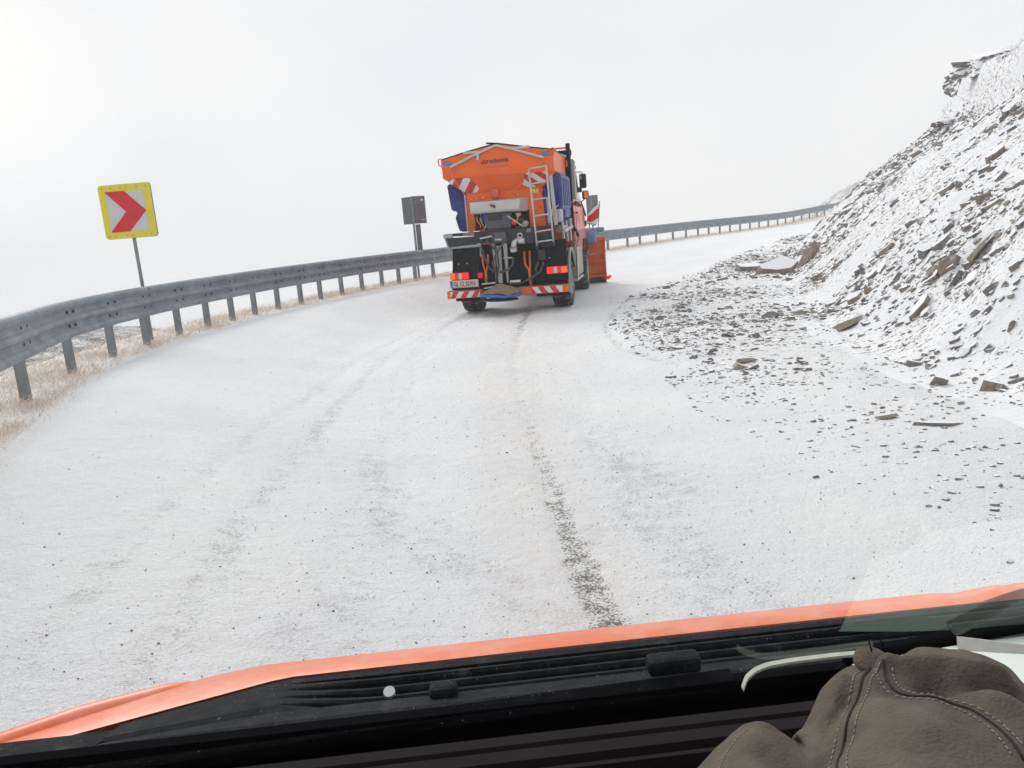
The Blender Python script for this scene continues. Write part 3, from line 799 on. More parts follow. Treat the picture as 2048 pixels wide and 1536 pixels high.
# ------------------------------------------------------------------ road signs
def rounded(w, h, r, n=5):
    pts = []
    for cx, cy, a0 in ((w / 2 - r, h / 2 - r, 0), (-w / 2 + r, h / 2 - r, 90), (-w / 2 + r, -h / 2 + r, 180), (w / 2 - r, -h / 2 + r, 270)):
        for k in range(n + 1):
            a = R(a0 + 90 * k / n)
            pts.append((cx + r * math.cos(a), cy + r * math.sin(a)))
    return pts
g0 = tz(-5.40, 11.6)
sg = empty('chevron_sign', (-5.40, 11.6, g0), R(-3))
tag(sg, 'square yellow road sign with a red chevron pointing right, on a post behind the guardrail', 'road sign')
zc = 2.36 - g0
def sign_poly(uv, y0, y1):
    return [(-.385 + .77 * u, zc + .385 - .77 * v) for u, v in uv]
bd = MB().prism([(x, zc + z) for x, z in rounded(.77, .77, .045)], 'y', -.012, .012, 0)
board = bd.build('board', M['sign_yellow'], sg)
MB().prism(sign_poly([(.135, .135), (.865, .135), (.865, .865), (.135, .865)], 0, 0), 'y', -.015, -.0125).build('white_field', M['sign_white'], board)
MB().prism(sign_poly([(.118, .125), (.50, .125), (.872, .508), (.50, .876), (.118, .876), (.478, .508)], 0, 0), 'y', -.018, -.0155).build('chevron', M['sign_red'], board)
MB().prism([(x, zc + z) for x, z in rounded(.775, .775, .046)], 'y', .0125, .03).build('rim', M['sign_back'], board)
rv = MB().disc((0, 0, 0), (0, 1, 0), .007, .008, 8).mesh('rivet'); rv.materials.append(M['bolt'])
for u, v in ((.08, .06), (.25, .06), (.44, .06), (.55, .06), (.75, .06), (.92, .06), (.07, .95), (.2, .95), (.43, .95), (.54, .95), (.9, .94)):
    o = bpy.data.objects.new('rivet', rv); COL.objects.link(o); o.parent = board
    o.location = (-.385 + .77 * u, -.015, zc + .385 - .77 * v)
MB().tube([(.01, .045, -.6), (.0, .045, zc + .36)], .026, 12).build('pole', M['steel_post'], sg)

def back_sign(x, y, label, wl, wr, box, yaw):
    g = tz(x, y)
    r = empty('folded_sign', (x, y, g), yaw)
    tag(r, label, 'road sign', 'double signs seen from behind')
    z0, z1 = 2.0 - g, 2.74 - g
    lp = MB().prism([(-wl, .22), (-.004, 0), (-.004, .018), (-wl, .24)], 'z', z0, z1).build('left_panel', M['sign_back'], r)
    rp = MB().prism([(.004, 0), (wr, .20), (wr, .22), (.004, .018)], 'z', z0, z1 + .01).build('right_panel', M['sign_back2'], r)
    MB().box(-.016, .016, -.02, .016, z0 - .02, z1 + .012, 0, .004).build('fold_strip', M['steel'], r)
    MB().tube([(-.01, .05, -.5), (-.012, .05, z1 - .03)], .032, 12).build('pole', M['steel_post'], r)
    if box:
        MB().box(.035, .17, .02, .09, .55, z0 - .02, 0, .006).build('post_cover', M['sign_back2'], r)
        st = MB().box(-.03, .03, -.002, 0, -.025, .025).build('sticker', M['white'], rp)
        st.location = (.27, .133, z1 - .10); st.rotation_euler = (0, 0, math.atan2(.2, wr))
        t = text_ob('small_print', 'AGER', .055, (.20, .095, z0 + .09), (R(90), 0, math.atan2(.2, wr)), M['flag_white'], rp, depth=.001)
back_sign(-2.38, 22.0, 'dark grey double sign seen from behind with a white sticker, left of the lorry', .30, .35, True, R(2))
back_sign(3.92, 33.0, 'plain dark grey double sign seen from behind, beyond the lorry mirrors and the flag', .24, .25, False, R(-10))

# ------------------------------------------------------------------ snowplough lorry
YAW = -R(11.3)
lorry = empty('gritting_lorry', (.24, 16.44, tz(.24, 16.44) - .005), YAW)
tag(lorry, 'orange salt spreading lorry with blue tanks and a front snowplough, driving up the road', 'lorry')
P = lambda mb, name, m, parent=lorry: mb.build(name, m, parent)

# spreader body
def slant_y(z):
    return -.8 + max(0, (2.73 - z)) / .31 * .20
rim = [(-1.16, 3.10), (-.68, 3.20), (-.03, 3.315), (.59, 3.19), (1.08, 3.10)]
up = [(-1.16, 2.76), *rim, (1.08, 2.72)]
hop = MB()
n = len(up)
front = [(x, -.8, z) for x, z in up]; backp = [(x, 1.15, z) for x, z in up]
hop.add(front + backp, [list(range(n))] + [[n + i for i in range(n)][::-1]])
hop.add(front + backp, [(i, n + i, n + (i + 1) % n, (i + 1) % n) for i in (0, 5, 6)])
low_f = [(-.74, -.60, 2.42), (.78, -.60, 2.42)]; low_b = [(-.74, .95, 2.42), (.78, .95, 2.42)]
A0, B0, A1, B1 = (-1.16, -.8, 2.76), (1.08, -.8, 2.72), (-1.16, 1.15, 2.76), (1.08, 1.15, 2.72)
hop.add([A0, B0, low_f[1], low_f[0]], [(0, 1, 2, 3)]); hop.add([A1, B1, low_b[1], low_b[0]], [(3, 2, 1, 0)])
hop.add([A0, A1, low_b[0], low_f[0]], [(0, 3, 2, 1)]); hop.add([B0, B1, low_b[1], low_f[1]], [(0, 1, 2, 3)])
hopper = P(hop, 'salt_hopper', M['orange'])
lb = MB().prism([(-.755, 2.44), (.775, 2.44), (.825, 1.68), (-.79, 1.68)], 'y', -.60, .95)
lower = P(lb, 'hopper_base', M['orange'])
MB().box(-.80, -.775, -.622, -.60, 1.68, 2.42).build('edge_trim', M['alu_dirty'], lower)
# folded lip between the two faces
MB().bar((-1.15, -.81, 2.752), (1.07, -.81, 2.722), .02, .018, 0).build('crease_rail', M['orange'], hopper)
tp = MB()
for i in range(4):
    (xa, za), (xb, zb) = rim[i], rim[i + 1]
    tp.add([(xa, -.79, za + .012), (xb, -.79, zb + .012), (xb, 1.16, zb + .012), (xa, 1.16, za + .012), (xa, -.79, za + .028), (xb, -.79, zb + .028), (xb, 1.16, zb + .028), (xa, 1.16, za + .028)],
           [(0, 1, 2, 3), (4, 5, 6, 7), (0, 1, 5, 4), (2, 3, 7, 6), (0, 3, 7, 4), (1, 2, 6, 5)])
P(tp, 'tarpaulin', M['tarp'], hopper)
tb = MB()
for a, b in (((-.98, 2.96), (-.42, 3.165)), ((-.42, 3.165), (-.03, 3.29)), ((-.03, 3.29), (.31, 3.185)), ((.31, 3.185), (.90, 2.975))):
    tb.bar((a[0], -.84, a[1]), (b[0], -.84, b[1]), .03, .042)
tb.bar((-.40, -.845, 3.15), (-.41, -.845, 3.04), .028, .05)
P(tb, 'tarp_bar', M['alu_dirty'], hopper)
t2 = MB()
for a, b in (((-.70, 3.20), (-.34, 3.20)), ((.25, 3.20), (.62, 3.21))):
    P(MB().bar((a[0], -.83, a[1]), (b[0], -.78, b[1]), .03, .045), 'tarp_bracket', M['alu_dirty'], hopper)

P(MB().bar((-.22, -.82, 3.345), (.0, -.82, 3.318), .03, .03), 'ridge_peg', M['black'], hopper)
for sx in (-1.19, 1.06):
    lug = MB(); c = (sx, -.80, 3.06)
    lug.tube([(c[0] - .03, c[1], c[2] + .07), (c[0] + .03, c[1], c[2] + .08), (c[0] + .035, c[1], c[2] - .05), (c[0] - .025, c[1], c[2] - .06), (c[0] - .035, c[1], c[2] + .06)], .013, 6)
    P(lug, 'lifting_ring', M['orange'], hopper)
P(MB().tube([(1.09, .95, 3.02), (1.14, .95, 3.0), (1.14, .95, 2.9), (1.09, .95, 2.88)], .016, 6), 'lifting_ring', M['orange'], hopper)
P(MB().bar((.93, -.78, 3.11), (1.10, 1.1, 3.11), .05, .05), 'rim_rail', M['steel'], hopper)
P(MB().bar((-1.18, -.79, 3.0), (-1.12, -.79, 2.84), .012, .012), 'stay_wire', M['hose'], hopper)
# lettering
text_ob('lettering', 'schmidt', .118, (-.185, -.803, 2.963), (R(90), R(-1), 0), M['brand_ink'], hopper, sx=1.02, off=.003)
lg = MB()
for k in range(3):
    x = -.345 + .042 * k
    lg.prism([(x, 2.955), (x + .022, 2.955), (x + .052, 3.03), (x + .03, 3.03)], 'y', -.806, -.802)
lg.prism([(-.37, 2.99), (-.345, 2.955), (-.33, 2.955), (-.355, 3.0)], 'y', -.806, -.802)
lg.prism([(-.232, 3.03), (-.21, 3.03), (-.203, 3.005), (-.218, 3.005)], 'y', -.806, -.802)
P(lg, 'logo', M['brand_ink'], hopper)
text_ob('web_address', 'www.romstaster.ro', .062, (-.30, -.803, 2.878), (R(90), 0, 0), M['url_ink'], hopper, sx=1.0)
for x0, z0 in ((-1.115, 3.0), (.86, 3.01)):
    lb_ = MB().box(x0, x0 + .15, -.804, -.8015, z0, z0 + .075).build('blue_label', M['label_blue'], hopper)
    text_ob('label_print', 'UTGR', .058, (x0 + .008, -.8045, z0 + .016), (R(90), 0, 0), M['label_lt'], lb_, depth=.001, sx=.92)

def stripe_panel(poly, dirx, bands, nrm_y, name, parent):
    """white plate outline poly (x,z) with red diagonal bands clipped to it; nrm_y(z) gives its y"""
    ox = lambda pts, off: [(x, nrm_y(z) - off, z) for x, z in pts]
    def slab(pts, o0, o1, m, nm, par):
        a, b = ox(pts, o0), ox(pts, o1)
        k = len(pts)
        return MB().add(a + b, [list(range(k)), [k + i for i in range(k)][::-1]] + [(i, k + i, k + (i + 1) % k, (i + 1) % k) for i in range(k)]).build(nm, m, par)
    pl = slab(poly, .002, .006, M['white'], name, parent)
    def clip(pts, a, b, c):
        out = []
        for i in range(len(pts)):
            p, q = pts[i], pts[(i + 1) % len(pts)]
            dp, dq = a * p[0] + b * p[1] - c, a * q[0] + b * q[1] - c
            if dp >= 0: out.append(p)
            if dp * dq < 0:
                t = dp / (dp - dq); out.append((p[0] + t * (q[0] - p[0]), p[1] + t * (q[1] - p[1])))
        return out
    for c0, c1 in bands:
        pts = clip(poly, dirx[0], dirx[1], c0)
        pts = clip(pts, -dirx[0], -dirx[1], -c1) if pts else pts
        if len(pts) > 2: slab(pts, .0065, .0085, M['red'], 'red_stripe', pl)
    return pl
wl_ = [(-1.06, 2.665), (-.975, 2.725), (-.64, 2.725), (-.60, 2.69), (-.465, 2.515), (-.53, 2.44), (-.745, 2.44)]
k = lambda x, z, s: x * .72 * s + z * .69
stripe_panel(wl_, (.78, -.62), [(-2.40, -2.27), (-2.135, -2.0)], slant_y, 'warning_panel', hopper)
wr_ = [(.49, 2.70), (.54, 2.725), (.95, 2.725), (.95, 2.62), (.90, 2.56), (.68, 2.445), (.54, 2.445), (.42, 2.51)]
stripe_panel(wr_, (.60, .80), [(2.37, 2.47), (2.57, 2.665)], slant_y, 'warning_panel', hopper)
rp_ = [(-1.01, -.82, 2.98), (-.93, -.83, 2.73), (-.74, -.70, 2.36), (-.55, -.64, 2.27), (-.22, -.64, 2.28), (-.01, -.66, 2.32), (.25, -.72, 2.42), (.46, -.76, 2.55), (.9, -.84, 2.94)]
P(MB().tube(rp_, .008, 6), 'rope', M['rope'], hopper)
ml = P(MB().box(-.215, -.075, -.70, -.58, 2.30, 2.48, 0, .02), 'marker_lamp', M['orange'], hopper)
MB().box(-.185, -.105, -.706, -.70, 2.33, 2.45).build('lamp_grid', M['url_ink'], ml)
yl = P(MB().box(.56, .715, -.607, -.602, 2.335, 2.41), 'warning_label', M['yellow'], lower)
MB().prism([(.655, 2.40), (.68, 2.40), (.67, 2.36), (.665, 2.36)], 'y', -.610, -.6075).build('label_mark', M['ink'], yl)
MB().prism([(.59, 2.36), (.615, 2.36), (.615, 2.345), (.59, 2.345)], 'y', -.610, -.6075).build('label_mark', M['ink'], yl)
P(MB().tube([(.76, -.61, 2.42), (.79, -.61, 2.40), (.79, -.61, 2.35), (.76, -.61, 2.33), (.735, -.61, 2.35), (.735, -.61, 2.40), (.76, -.61, 2.42)], .012, 6), 'lifting_ring', M['orange'], lower)
for x in (-.55, -.42, .30): P(MB().disc((x, -.603, 2.33), (0, 1, 0), .018, .01, 8), 'bolt', M['alu_dirty'], lower)
for x, z in ((.62, 2.2), (.64, 1.98), (.74, 2.05), (.76, 1.84)): P(MB().disc((x, -.603, z), (0, 1, 0), .012, .01, 8), 'bolt', M['ink'], lower)

# engine flap and engine
fl = MB()
fl.add([(-.63, -.93, 2.235), (.40, -.93, 2.235), (.36, -.97, 2.05), (-.61, -.97, 2.05), (-.63, -.60, 2.26), (.48, -.60, 2.27), (.48, -.60, 1.99), (-.62, -.60, 2.0), (.47, -.80, 2.0), (-.62, -.90, 2.02), (.40, -.92, 2.01)],
       [(0, 1, 2, 3), (0, 4, 5, 1), (1, 5, 6, 8, 2), (0, 3, 9, 7, 4), (3, 2, 10, 9), (2, 8, 10), (9, 10, 8, 6, 7)])
flap = P(fl, 'engine_cover', M['alu_dirty'])
P(MB().bar((-.62, -.975, 2.035), (.37, -.975, 2.035), .03, .03), 'cover_lip', M['grey_paint'], flap)
P(MB().tube([(-.20, -.96, 2.16), (-.14, -.985, 2.14), (-.11, -.99, 2.11)], [.02, .026, .02], 8), 'latch', M['hose'], flap)
eng = P(MB().box(-.35, .16, -.85, -.62, 1.68, 2.0, 0, .03), 'engine', M['engine'])
MB().box(-.30, .0, -.856, -.85, 1.86, 1.96).build('engine_vent', M['ink'], eng)
rc = MB().box(-.62, .50, -.63, -.603, 1.685, 2.02)
P(rc, 'engine_bay', M['black'])
for i in range(6):
    x = -.59 + .042 * i
    mm = [M['hose'], M['rope'], M['hose'], M['alu_dirty'], M['hose'], M['hose']][i]
    P(MB().tube([(x, -.70, 2.0), (x + random.uniform(-.01, .03), -.78, 1.88), (x + .02 + random.uniform(0, .05), -.76, 1.78), (x + .06, -.72, 1.69)], .013, 6), 'hose', mm)
P(MB().box(-.40, -.35, -.80, -.72, 1.86, 2.0, 0, .01), 'filter_housing', M['blue'])
P(MB().tube([(-.37, -.80, 1.86), (-.35, -.83, 1.78), (-.39, -.83, 1.71), (-.45, -.80, 1.69)], .01, 6), 'hose', M['alu'])
P(MB().disc((.22, -.80, 1.80), (0, 1, 0), .055, .10, 14), 'red_reel', M['red'])
P(MB().bar((.10, -.84, 1.93), (.40, -.86, 1.70), .022, .022), 'lever', M['alu'])
for c, r in (((.14, -.80, 1.96), .035), ((.32, -.78, 1.94), .04), ((.36, -.78, 1.83), .05), ((.43, -.76, 1.75), .06), ((.28, -.74, 1.72), .04)):
    P(MB().disc(c, (.2, 1, .3), r, .07, 10), 'valve', random.choice([M['hose'], M['engine'], M['alu_dirty']]))
P(MB().tube([(.25, -.78, 1.98), (.30, -.83, 1.88), (.27, -.82, 1.78)], .015, 6), 'hose', M['rope'])

# loading platform
pf = MB()
pf.prism([(-1.20, 1.665), (1.03, 1.665), (1.03, 1.635), (.62, 1.62), (-.52, 1.61), (-.52, 1.585), (-1.20, 1.62)], 'y', -.93, 1.25)
plat = P(pf, 'platform', M['frame'])
P(MB().prism([(-.60, 1.655), (.64, 1.665), (.66, 1.36), (-.56, 1.44)], 'y', -.955, -.86), 'rear_beam', M['frame'], plat)
P(MB().prism([(-1.18, 1.585), (-.56, 1.58), (-.56, 1.42), (-1.12, 1.40), (-1.16, 1.46)], 'y', -.93, -.80), 'side_beam', M['frame'], plat)
P(MB().box(-1.225, -1.03, -.95, -.9, 1.585, 1.655, 0, .004), 'beam_end', M['grey_paint'], plat)
P(MB().prism([(-1.225, 1.655), (-1.2, 1.655), (-1.13, 1.40), (-1.16, 1.40)], 'y', -.94, -.6), 'end_plate', M['grey_paint'], plat)
P(MB().prism([(-.80, 1.655), (-.60, 1.69), (-.56, 1.60), (-.82, 1.60)], 'y', -.965, -.955), 'worn_patch', M['sand'], plat)
P(MB().prism([(.50, 1.655), (.58, 1.655), (.56, 1.58), (.45, 1.58)], 'y', -.965, -.955), 'worn_patch', M['sand'], plat)
P(MB().prism([(.66, 1.52), (1.02, 1.53), (1.0, 1.28), (.67, 1.27)], 'y', -.90, -.78), 'step_box', M['frame'], plat)
# chassis
ch = MB().box(-.42, -.28, -.80, 4.6, .75, 1.05).box(.28, .42, -.80, 4.6, .75, 1.05).box(-.5, .5, -.45, -.35, .62, 1.0).box(-.5, .5, 1.6, 1.75, .7, 1.05)
chassis = P(ch, 'chassis', M['black'])
P(MB().box(-.55, .55, -.60, -.52, .62, 1.40), 'cross_panel', M['black'], chassis)
P(MB().tube([(-1.1, 0, .50), (1.1, 0, .50)], .09, 10), 'axle', M['black'], chassis)
P(MB().tube([(-1.1, 3.75, .50), (1.1, 3.75, .50)], .09, 10), 'axle', M['black'], chassis)
# mudguards
def mudguard(x0, x1, z_l, z_r):
    mg = MB()
    mg.prism([(x0, z_l), (x1, z_r), (x1, .60), (x0, .60)] if x0 > 0 else [(x0 + .07, z_l), (x1, z_r), (x1 - .06, .58), (x0, .58)], 'y', -.78, -.70)
    arch = []
    for i in range(9):
        a = R(200 - 25 * i)
        arch.append((.62 * math.cos(a), .50 + .66 * math.sin(a)))
    inner = [(.58 * math.cos(R(200 - 25 * i)), .50 + .62 * math.sin(R(200 - 25 * i))) for i in range(9)]
    ring = arch[:8] + inner[:8][::-1]
    mg.prism(ring, 'x', x0, x1)
    return P(mg, 'mudguard', M['black'])
mgl = mudguard(-1.17, -.55, 1.36, 1.36)
mgr = mudguard(.53, 1.22, 1.36, 1.40)
edge = MB(); pts = [(1.225, .64 * math.cos(R(195 - 12 * i)), .50 + .68 * math.sin(R(195 - 12 * i))) for i in range(15)]
P(edge.tube(pts, .03, 8), 'arch_trim', M['grey_paint'], mgr)
for x in (-1.0, -.82, .70, .87): P(MB().disc((x, -.786, 1.05), (0, 1, 0), .013, .012, 8), 'bolt', M['alu_dirty'], mgl if x < 0 else mgr)
# number plate and tail lamps
pl_ = P(MB().box(-1.19, -.60, -.868, -.855, .585, .725, 0, .003), 'number_plate', M['plate'])
MB().box(-1.19, -1.14, -.871, -.8685, .586, .724).build('blue_band', M['blue'], pl_)
text_ob('country_code', 'RO', .032, (-1.184, -.8715, .60), (R(90), 0, 0), M['label_lt'], pl_, depth=.001)
text_ob('registration', 'GJ 12 SDN', .126, (-1.125, -.8695, .610), (R(90), 0, 0), M['ink'], pl_, sx=.80, off=.001, depth=.002)
P(MB().box(-1.16, -.58, -.86, -.76, .53, .583), 'plate_bracket', M['black'])
P(MB().box(-1.19, -.60, -.875, -.855, .572, .586), 'plate_frame', M['grey_paint'], pl_)
def tail_lamp(x0, x1, flip):
    hs = P(MB().box(x0, x1, -.86, -.78, .735, .875, 0, .012), 'tail_lamp', M['lamp_red'])
    w = x1 - x0
    seg = [(0, .30, 'lamp_orange'), (.30, .47, 'lamp_red'), (.47, .66, 'lamp_clear'), (.66, 1.0, 'lamp_brake')]
    for a, b, m in seg:
        if flip: a, b = 1 - b, 1 - a
        MB().box(x0 + w * a + .004, x0 + w * b - .004, -.876, -.858, .745, .865, 0, .008).build('lens', M[m], hs)
tail_lamp(-1.19, -.795, False)
tail_lamp(.81, 1.22, True)
fog = P(MB().disc((-.545, -.84, .80), (0, 1, 0), .072, .07, 20), 'fog_lamp', M['black'])
MB().lathe((-.545, -.876, .80), (0, -1, 0), [(0, .058), (.012, .05), (.02, .03), (.024, 0)], 20).build('lens', M['lamp_red'], fog)
# bumper
def bumper(x0, x1, xs0, xs1, rev):
    b = P(MB().box(x0, x1, -1.0, -.80, .37, .515, 0, .006), 'bumper', M['orange'])
    MB().box(x0 + .01, x1 - .01, -.99, -.81, .517, .522).build('top_dirt', M['sand'], b)
    pl = MB().box(xs0, xs1, -1.006, -1.0025, .38, .505).build('warning_panel', M['white'], b)
    w = (xs1 - xs0) / 4
    for i in range(3):
        a = xs0 + w * (1.5 * i - .15 if rev else 1.5 * i - .15)
        sh = -.085 if rev else .085
        pts = [(a, .38), (a + w * .78, .38), (a + w * .78 + sh, .505), (a + sh, .505)]
        pts = [(min(max(x, xs0), xs1), z) for x, z in pts]
        MB().prism(pts, 'y', -1.0095, -1.0065).build('red_stripe', M['red'], pl)
bumper(-1.24, -.50, -1.17, -.56, False)
bumper(.24, 1.22, .50, 1.12, True)
# spreading gear
sp = MB()
for x0, x1 in ((-.245, -.185), (-.02, .065)): sp.prism([(x0, 1.42), (x1, 1.40), (x1 - .03, .62), (x0 + .03, .62)], 'y', -.95, -.90)
sp.prism([(-.17, 1.36), (-.06, 1.36), (-.08, .62), (-.16, .62)], 'y', -.98, -.90)
chute = P(sp, 'spreader_chute', M['grey_paint'])
P(MB().box(-.22, .06, -.98, -.86, 1.43, 1.62, 0, .01), 'chute_bracket', M['engine'], chute)
P(MB().box(-.17, -.03, -.99, -.97, 1.47, 1.50), 'bracket_pin', M['alu_dirty'], chute)
P(MB().bar((-.46, -.99, 1.53), (-.22, -.99, 1.56), .03, .03), 'bracket_bar', M['alu_dirty'], chute)
P(MB().bar((-.02, -.98, 1.12), (.16, -.98, 1.11), .022, .022), 'cross_pipe', M['alu_dirty'], chute)
for pts in ([(-.34, -1.0, 1.48), (-.22, -1.03, 1.36), (-.13, -1.04, 1.20), (-.115, -1.04, .98), (-.17, -1.02, .78)], [(.09, -1.0, 1.48), (-.06, -1.02, 1.34), (-.17, -1.03, 1.18), (-.24, -1.03, 1.02), (-.17, -1.02, .80)],
            [(.18, -.99, 1.11), (.17, -1.02, 1.0), (.09, -1.03, .89), (-.10, -1.02, .84)], [(-.42, -.95, 1.52), (-.46, -.97, 1.36), (-.40, -.97, 1.12), (-.30, -1.0, .92), (-.18, -1.0, .82)],
            [(-.20, -.99, 1.6), (-.17, -1.0, 1.42), (-.16, -1.0, 1.3)], [(.76, -.90, .98), (.70, -.95, .80), (.50, -.98, .68), (.30, -.96, .60), (.05, -.95, .60)], [(.66, -.9, 1.0), (.60, -.93, .85), (.62, -.95, .75)]):
    P(MB().tube(pts, .020, 7), 'hydraulic_hose', M['hose'])
for pts in ([(-.47, -.90, 1.21), (-.46, -.90, 1.0), (-.43, -.90, .88), (-.44, -.90, .64)], [(-.35, -.90, 1.21), (-.36, -.90, 1.0), (-.41, -.90, .88), (-.42, -.90, .64)],
            [(.39, -.90, 1.21), (.39, -.90, .97), (.455, -.90, .85), (.47, -.90, .56)], [(.50, -.90, 1.22), (.49, -.90, .95), (.48, -.90, .85), (.485, -.90, .52)]):
    P(MB().tube(pts, .020, 7), 'bent_pipe', M['orange_pl'])
cp = P(MB().tube([(.30, -.93, 1.46), (.22, -.98, 1.40), (.20, -1.0, 1.30)], [.05, .055, .062], 12), 'air_coupling', M['alu'])
P(MB().disc((.20, -1.0, 1.27), (0, -.3, 1), .072, .07, 16), 'coupling_cap', M['alu'], cp)
P(MB().tube([(.30, -.96, 1.43), (.43, -.96, 1.42)], .06, 12), 'coupling_body', M['alu'], cp)
P(MB().tube([(.34 + .045 * math.cos(a), -.96, 1.53 + .045 * math.sin(a)) for a in np.linspace(0, 2 * math.pi, 11)], .014, 6), 'coupling_ring', M['alu'], cp)
P(MB().box(.07, .28, -.97, -.93, .62, .665, 0, .004), 'white_bracket', M['white'])
P(MB().bar((-.50, -.98, .63), (-.22, -.98, .64), .03, .03), 'spreader_rod', M['alu_dirty'])
P(MB().bar((-.46, -.98, .54), (-.2, -.98, .57), .03, .03), 'spreader_rod', M['alu_dirty'])
P(MB().box(.66, .80, -.86, -.78, 1.02, 1.24, 0, .01), 'socket_box', M['frame'])
P(MB().box(-.52, -.47, -1.13, -1.0, .30, .50, 0, .008), 'disc_hanger', M['hose'])
dg = MB(); ds = MB()
dcx, dcy = -.10, -1.18
hood = [(0, .07), (.03, .11), (.10, .24), (.14, .34), (.17, .40)]
pr = []
for o, r in hood:
    pr.append([(dcx + r * 1.05 * math.cos(a), dcy + r * .75 * math.sin(a), (.62 - o + (.028 * math.sin(3 * a + 1) + .018 * math.sin(7 * a)) * min(1, o * 8))) for a in np.linspace(0, 2 * math.pi, 24, endpoint=False)])
P(dg.loft(pr, True, 0, True), 'salt_heap', M['sand'])
pr = []
for o, r in [(0, .37), (.02, .40), (.06, .41), (.07, .37)]:
    pr.append([(dcx + r * 1.05 * math.cos(a), dcy + r * .75 * math.sin(a), .445 - o + .02 * math.sin(2 * a + .5) + .008 * math.sin(11 * a)) for a in np.linspace(0, 2 * math.pi, 30, endpoint=False)])
P(ds.loft(pr, True, 0, True), 'spinner_guard', M['blue'])
P(MB().disc((dcx, dcy, .315), (.02, 0, 1), .36, .02, 26), 'spinner_disc', M['hose'])

# ladder
ld = MB()
ld.tube([(.612, -1.0, 2.78), (.672, -1.0, 1.30)], .019, 8); ld.tube([(.952, -1.0, 2.81), (1.002, -1.0, 1.34)], .019, 8)
ladder = P(ld, 'ladder', M['alu'])
for a, b in (((.612, 2.775), (.952, 2.80)), ((.623, 2.49), (.963, 2.515)), ((.636, 2.19), (.972, 2.21)), ((.648, 1.88), (.982, 1.90)), ((.66, 1.575), (.992, 1.60)), ((.672, 1.38), (.998, 1.40))):
    P(MB().tube([(a[0], -1.0, a[1]), (b[0], -1.0, b[1])], .016, 8), 'rung', M['alu'], ladder)
P(MB().bar((.98, -.72, 2.84), (1.04, -.72, 1.68), .03, .065), 'ladder_stay', M['alu_dirty'], ladder)
P(MB().bar((.90, -.70, 2.20), (.90, -.70, 1.72), .03, .05), 'ladder_stay', M['alu_dirty'], ladder)
P(MB().box(.97, 1.05, -.78, -.70, 1.86, 2.0, 0, .01), 'stay_clamp', M['grey_paint'], ladder)
for x, z in ((.67, 1.28), (1.0, 1.32)): P(MB().box(x - .03, x + .03, -1.03, -.9, z - .03, z + .03, 0, .006), 'ladder_foot', M['frame'], ladder)

# blue brine tanks
def tank(pts, x_in, y0, y1, nm='brine_tank'):
    return pts
tl = MB()
ol = [(-1.20, 2.62), (-1.17, 2.67), (-.80, 2.55), (-.80, 1.68), (-1.00, 1.69), (-1.03, 1.74), (-1.085, 2.0), (-1.03, 2.05), (-1.03, 2.10), (-1.15, 2.13)]
bmx = bmesh.new()
vv = [bmx.verts.new((x, -.40, z)) for x, z in ol]
f = bmx.faces.new(vv)
ex = bmesh.ops.extrude_face_region(bmx, geom=[f])
bmesh.ops.translate(bmx, verts=[v for v in ex['geom'] if isinstance(v, bmesh.types.BMVert)], vec=(0, 1.5, 0))
bmesh.ops.recalc_face_normals(bmx, faces=bmx.faces)
bmesh.ops.bevel(bmx, geom=list(bmx.edges), offset=.02, segments=2, affect='EDGES')
P(tl.bm(bmx, 0, False), 'brine_tank', M['blue_tank'])
tr = MB().box(.80, 1.165, -.45, 1.18, 1.98, 2.70, 0, .07)
tkr = P(tr, 'brine_tank', M['blue_tank'])
P(MB().box(.80, 1.15, .05, 1.16, 1.80, 2.02, 0, .06), 'tank_lower', M['blue_tank'], tkr)
for y in (-.2, .1, .4, .7): P(MB().box(1.16, 1.18, y, y + .16, 2.06, 2.60, 0, .008), 'tank_rib', M['blue_tank'], tkr)
P(MB().box(.80, .86, -.60, -.45, 1.69, 2.42, 0, .02), 'tank_inner', M['blue_tank'], tkr)
P(MB().bar((1.185, .9, 2.13), (1.19, 1.3, 2.16), .02, .03), 'tank_strap', M['ink'], tkr)
bag = MB().box(.92, 1.12, -.40, -.05, 1.72, 2.12, 0, .05)
P(bag, 'hose_bundle', M['alu_dirty'])
for i in range(7):
    a = random.uniform(0, 6)
    P(MB().tube([(1.0 + .08 * math.cos(a), -.45 + .03 * i, 2.02), (1.10, -.43 + .05 * i, 2.10 + .02 * math.sin(a)), (1.13, -.35 + .06 * i, 2.0)], .018, 6), 'hose', random.choice([M['hose'], M['alu_dirty'], M['alu']]))
# side gear between the wheels
P(MB().box(.98, 1.14, -.30, .45, 1.52, 1.66, 0, .01), 'tool_box', M['grey_paint'])
P(MB().box(1.02, 1.16, .75, 1.2, 1.58, 1.80, 0, .01), 'tool_box', M['steel'])
P(MB().bar((1.15, -.40, 1.55), (1.15, 1.2, 1.62), .05, .06), 'side_rail', M['alu_dirty'])
for y in (-.35, .3, .95): P(MB().bar((1.12, y, 1.75), (1.13, y + .03, 1.32), .04, .05), 'side_post', M['alu_dirty'])
P(MB().tube([(1.05, -.62, 1.34), (1.07, -.60, 1.20), (1.02, -.60, 1.12)], .03, 8), 'drain_pipe', M['alu_dirty'])
fb = P(MB().box(.85, 1.20, 1.35, 2.75, .50, 1.15, 0, .02), 'fuel_tank', M['grey_paint'])
P(MB().prism([(1.35, 1.15), (1.75, 1.15), (1.45, .50), (1.25, .45)], 'x', 1.205, 1.215), 'tank_cover', M['alu_dirty'], fb)
P(MB().box(.90, 1.20, 1.35, 2.75, .40, .46), 'step_plate', M['alu_dirty'], fb)
for y in (1.5, 2.6): P(MB().bar((1.17, y, 1.15), (1.17, y + .1, 1.5), .03, .04), 'bracket', M['alu_dirty'], fb)
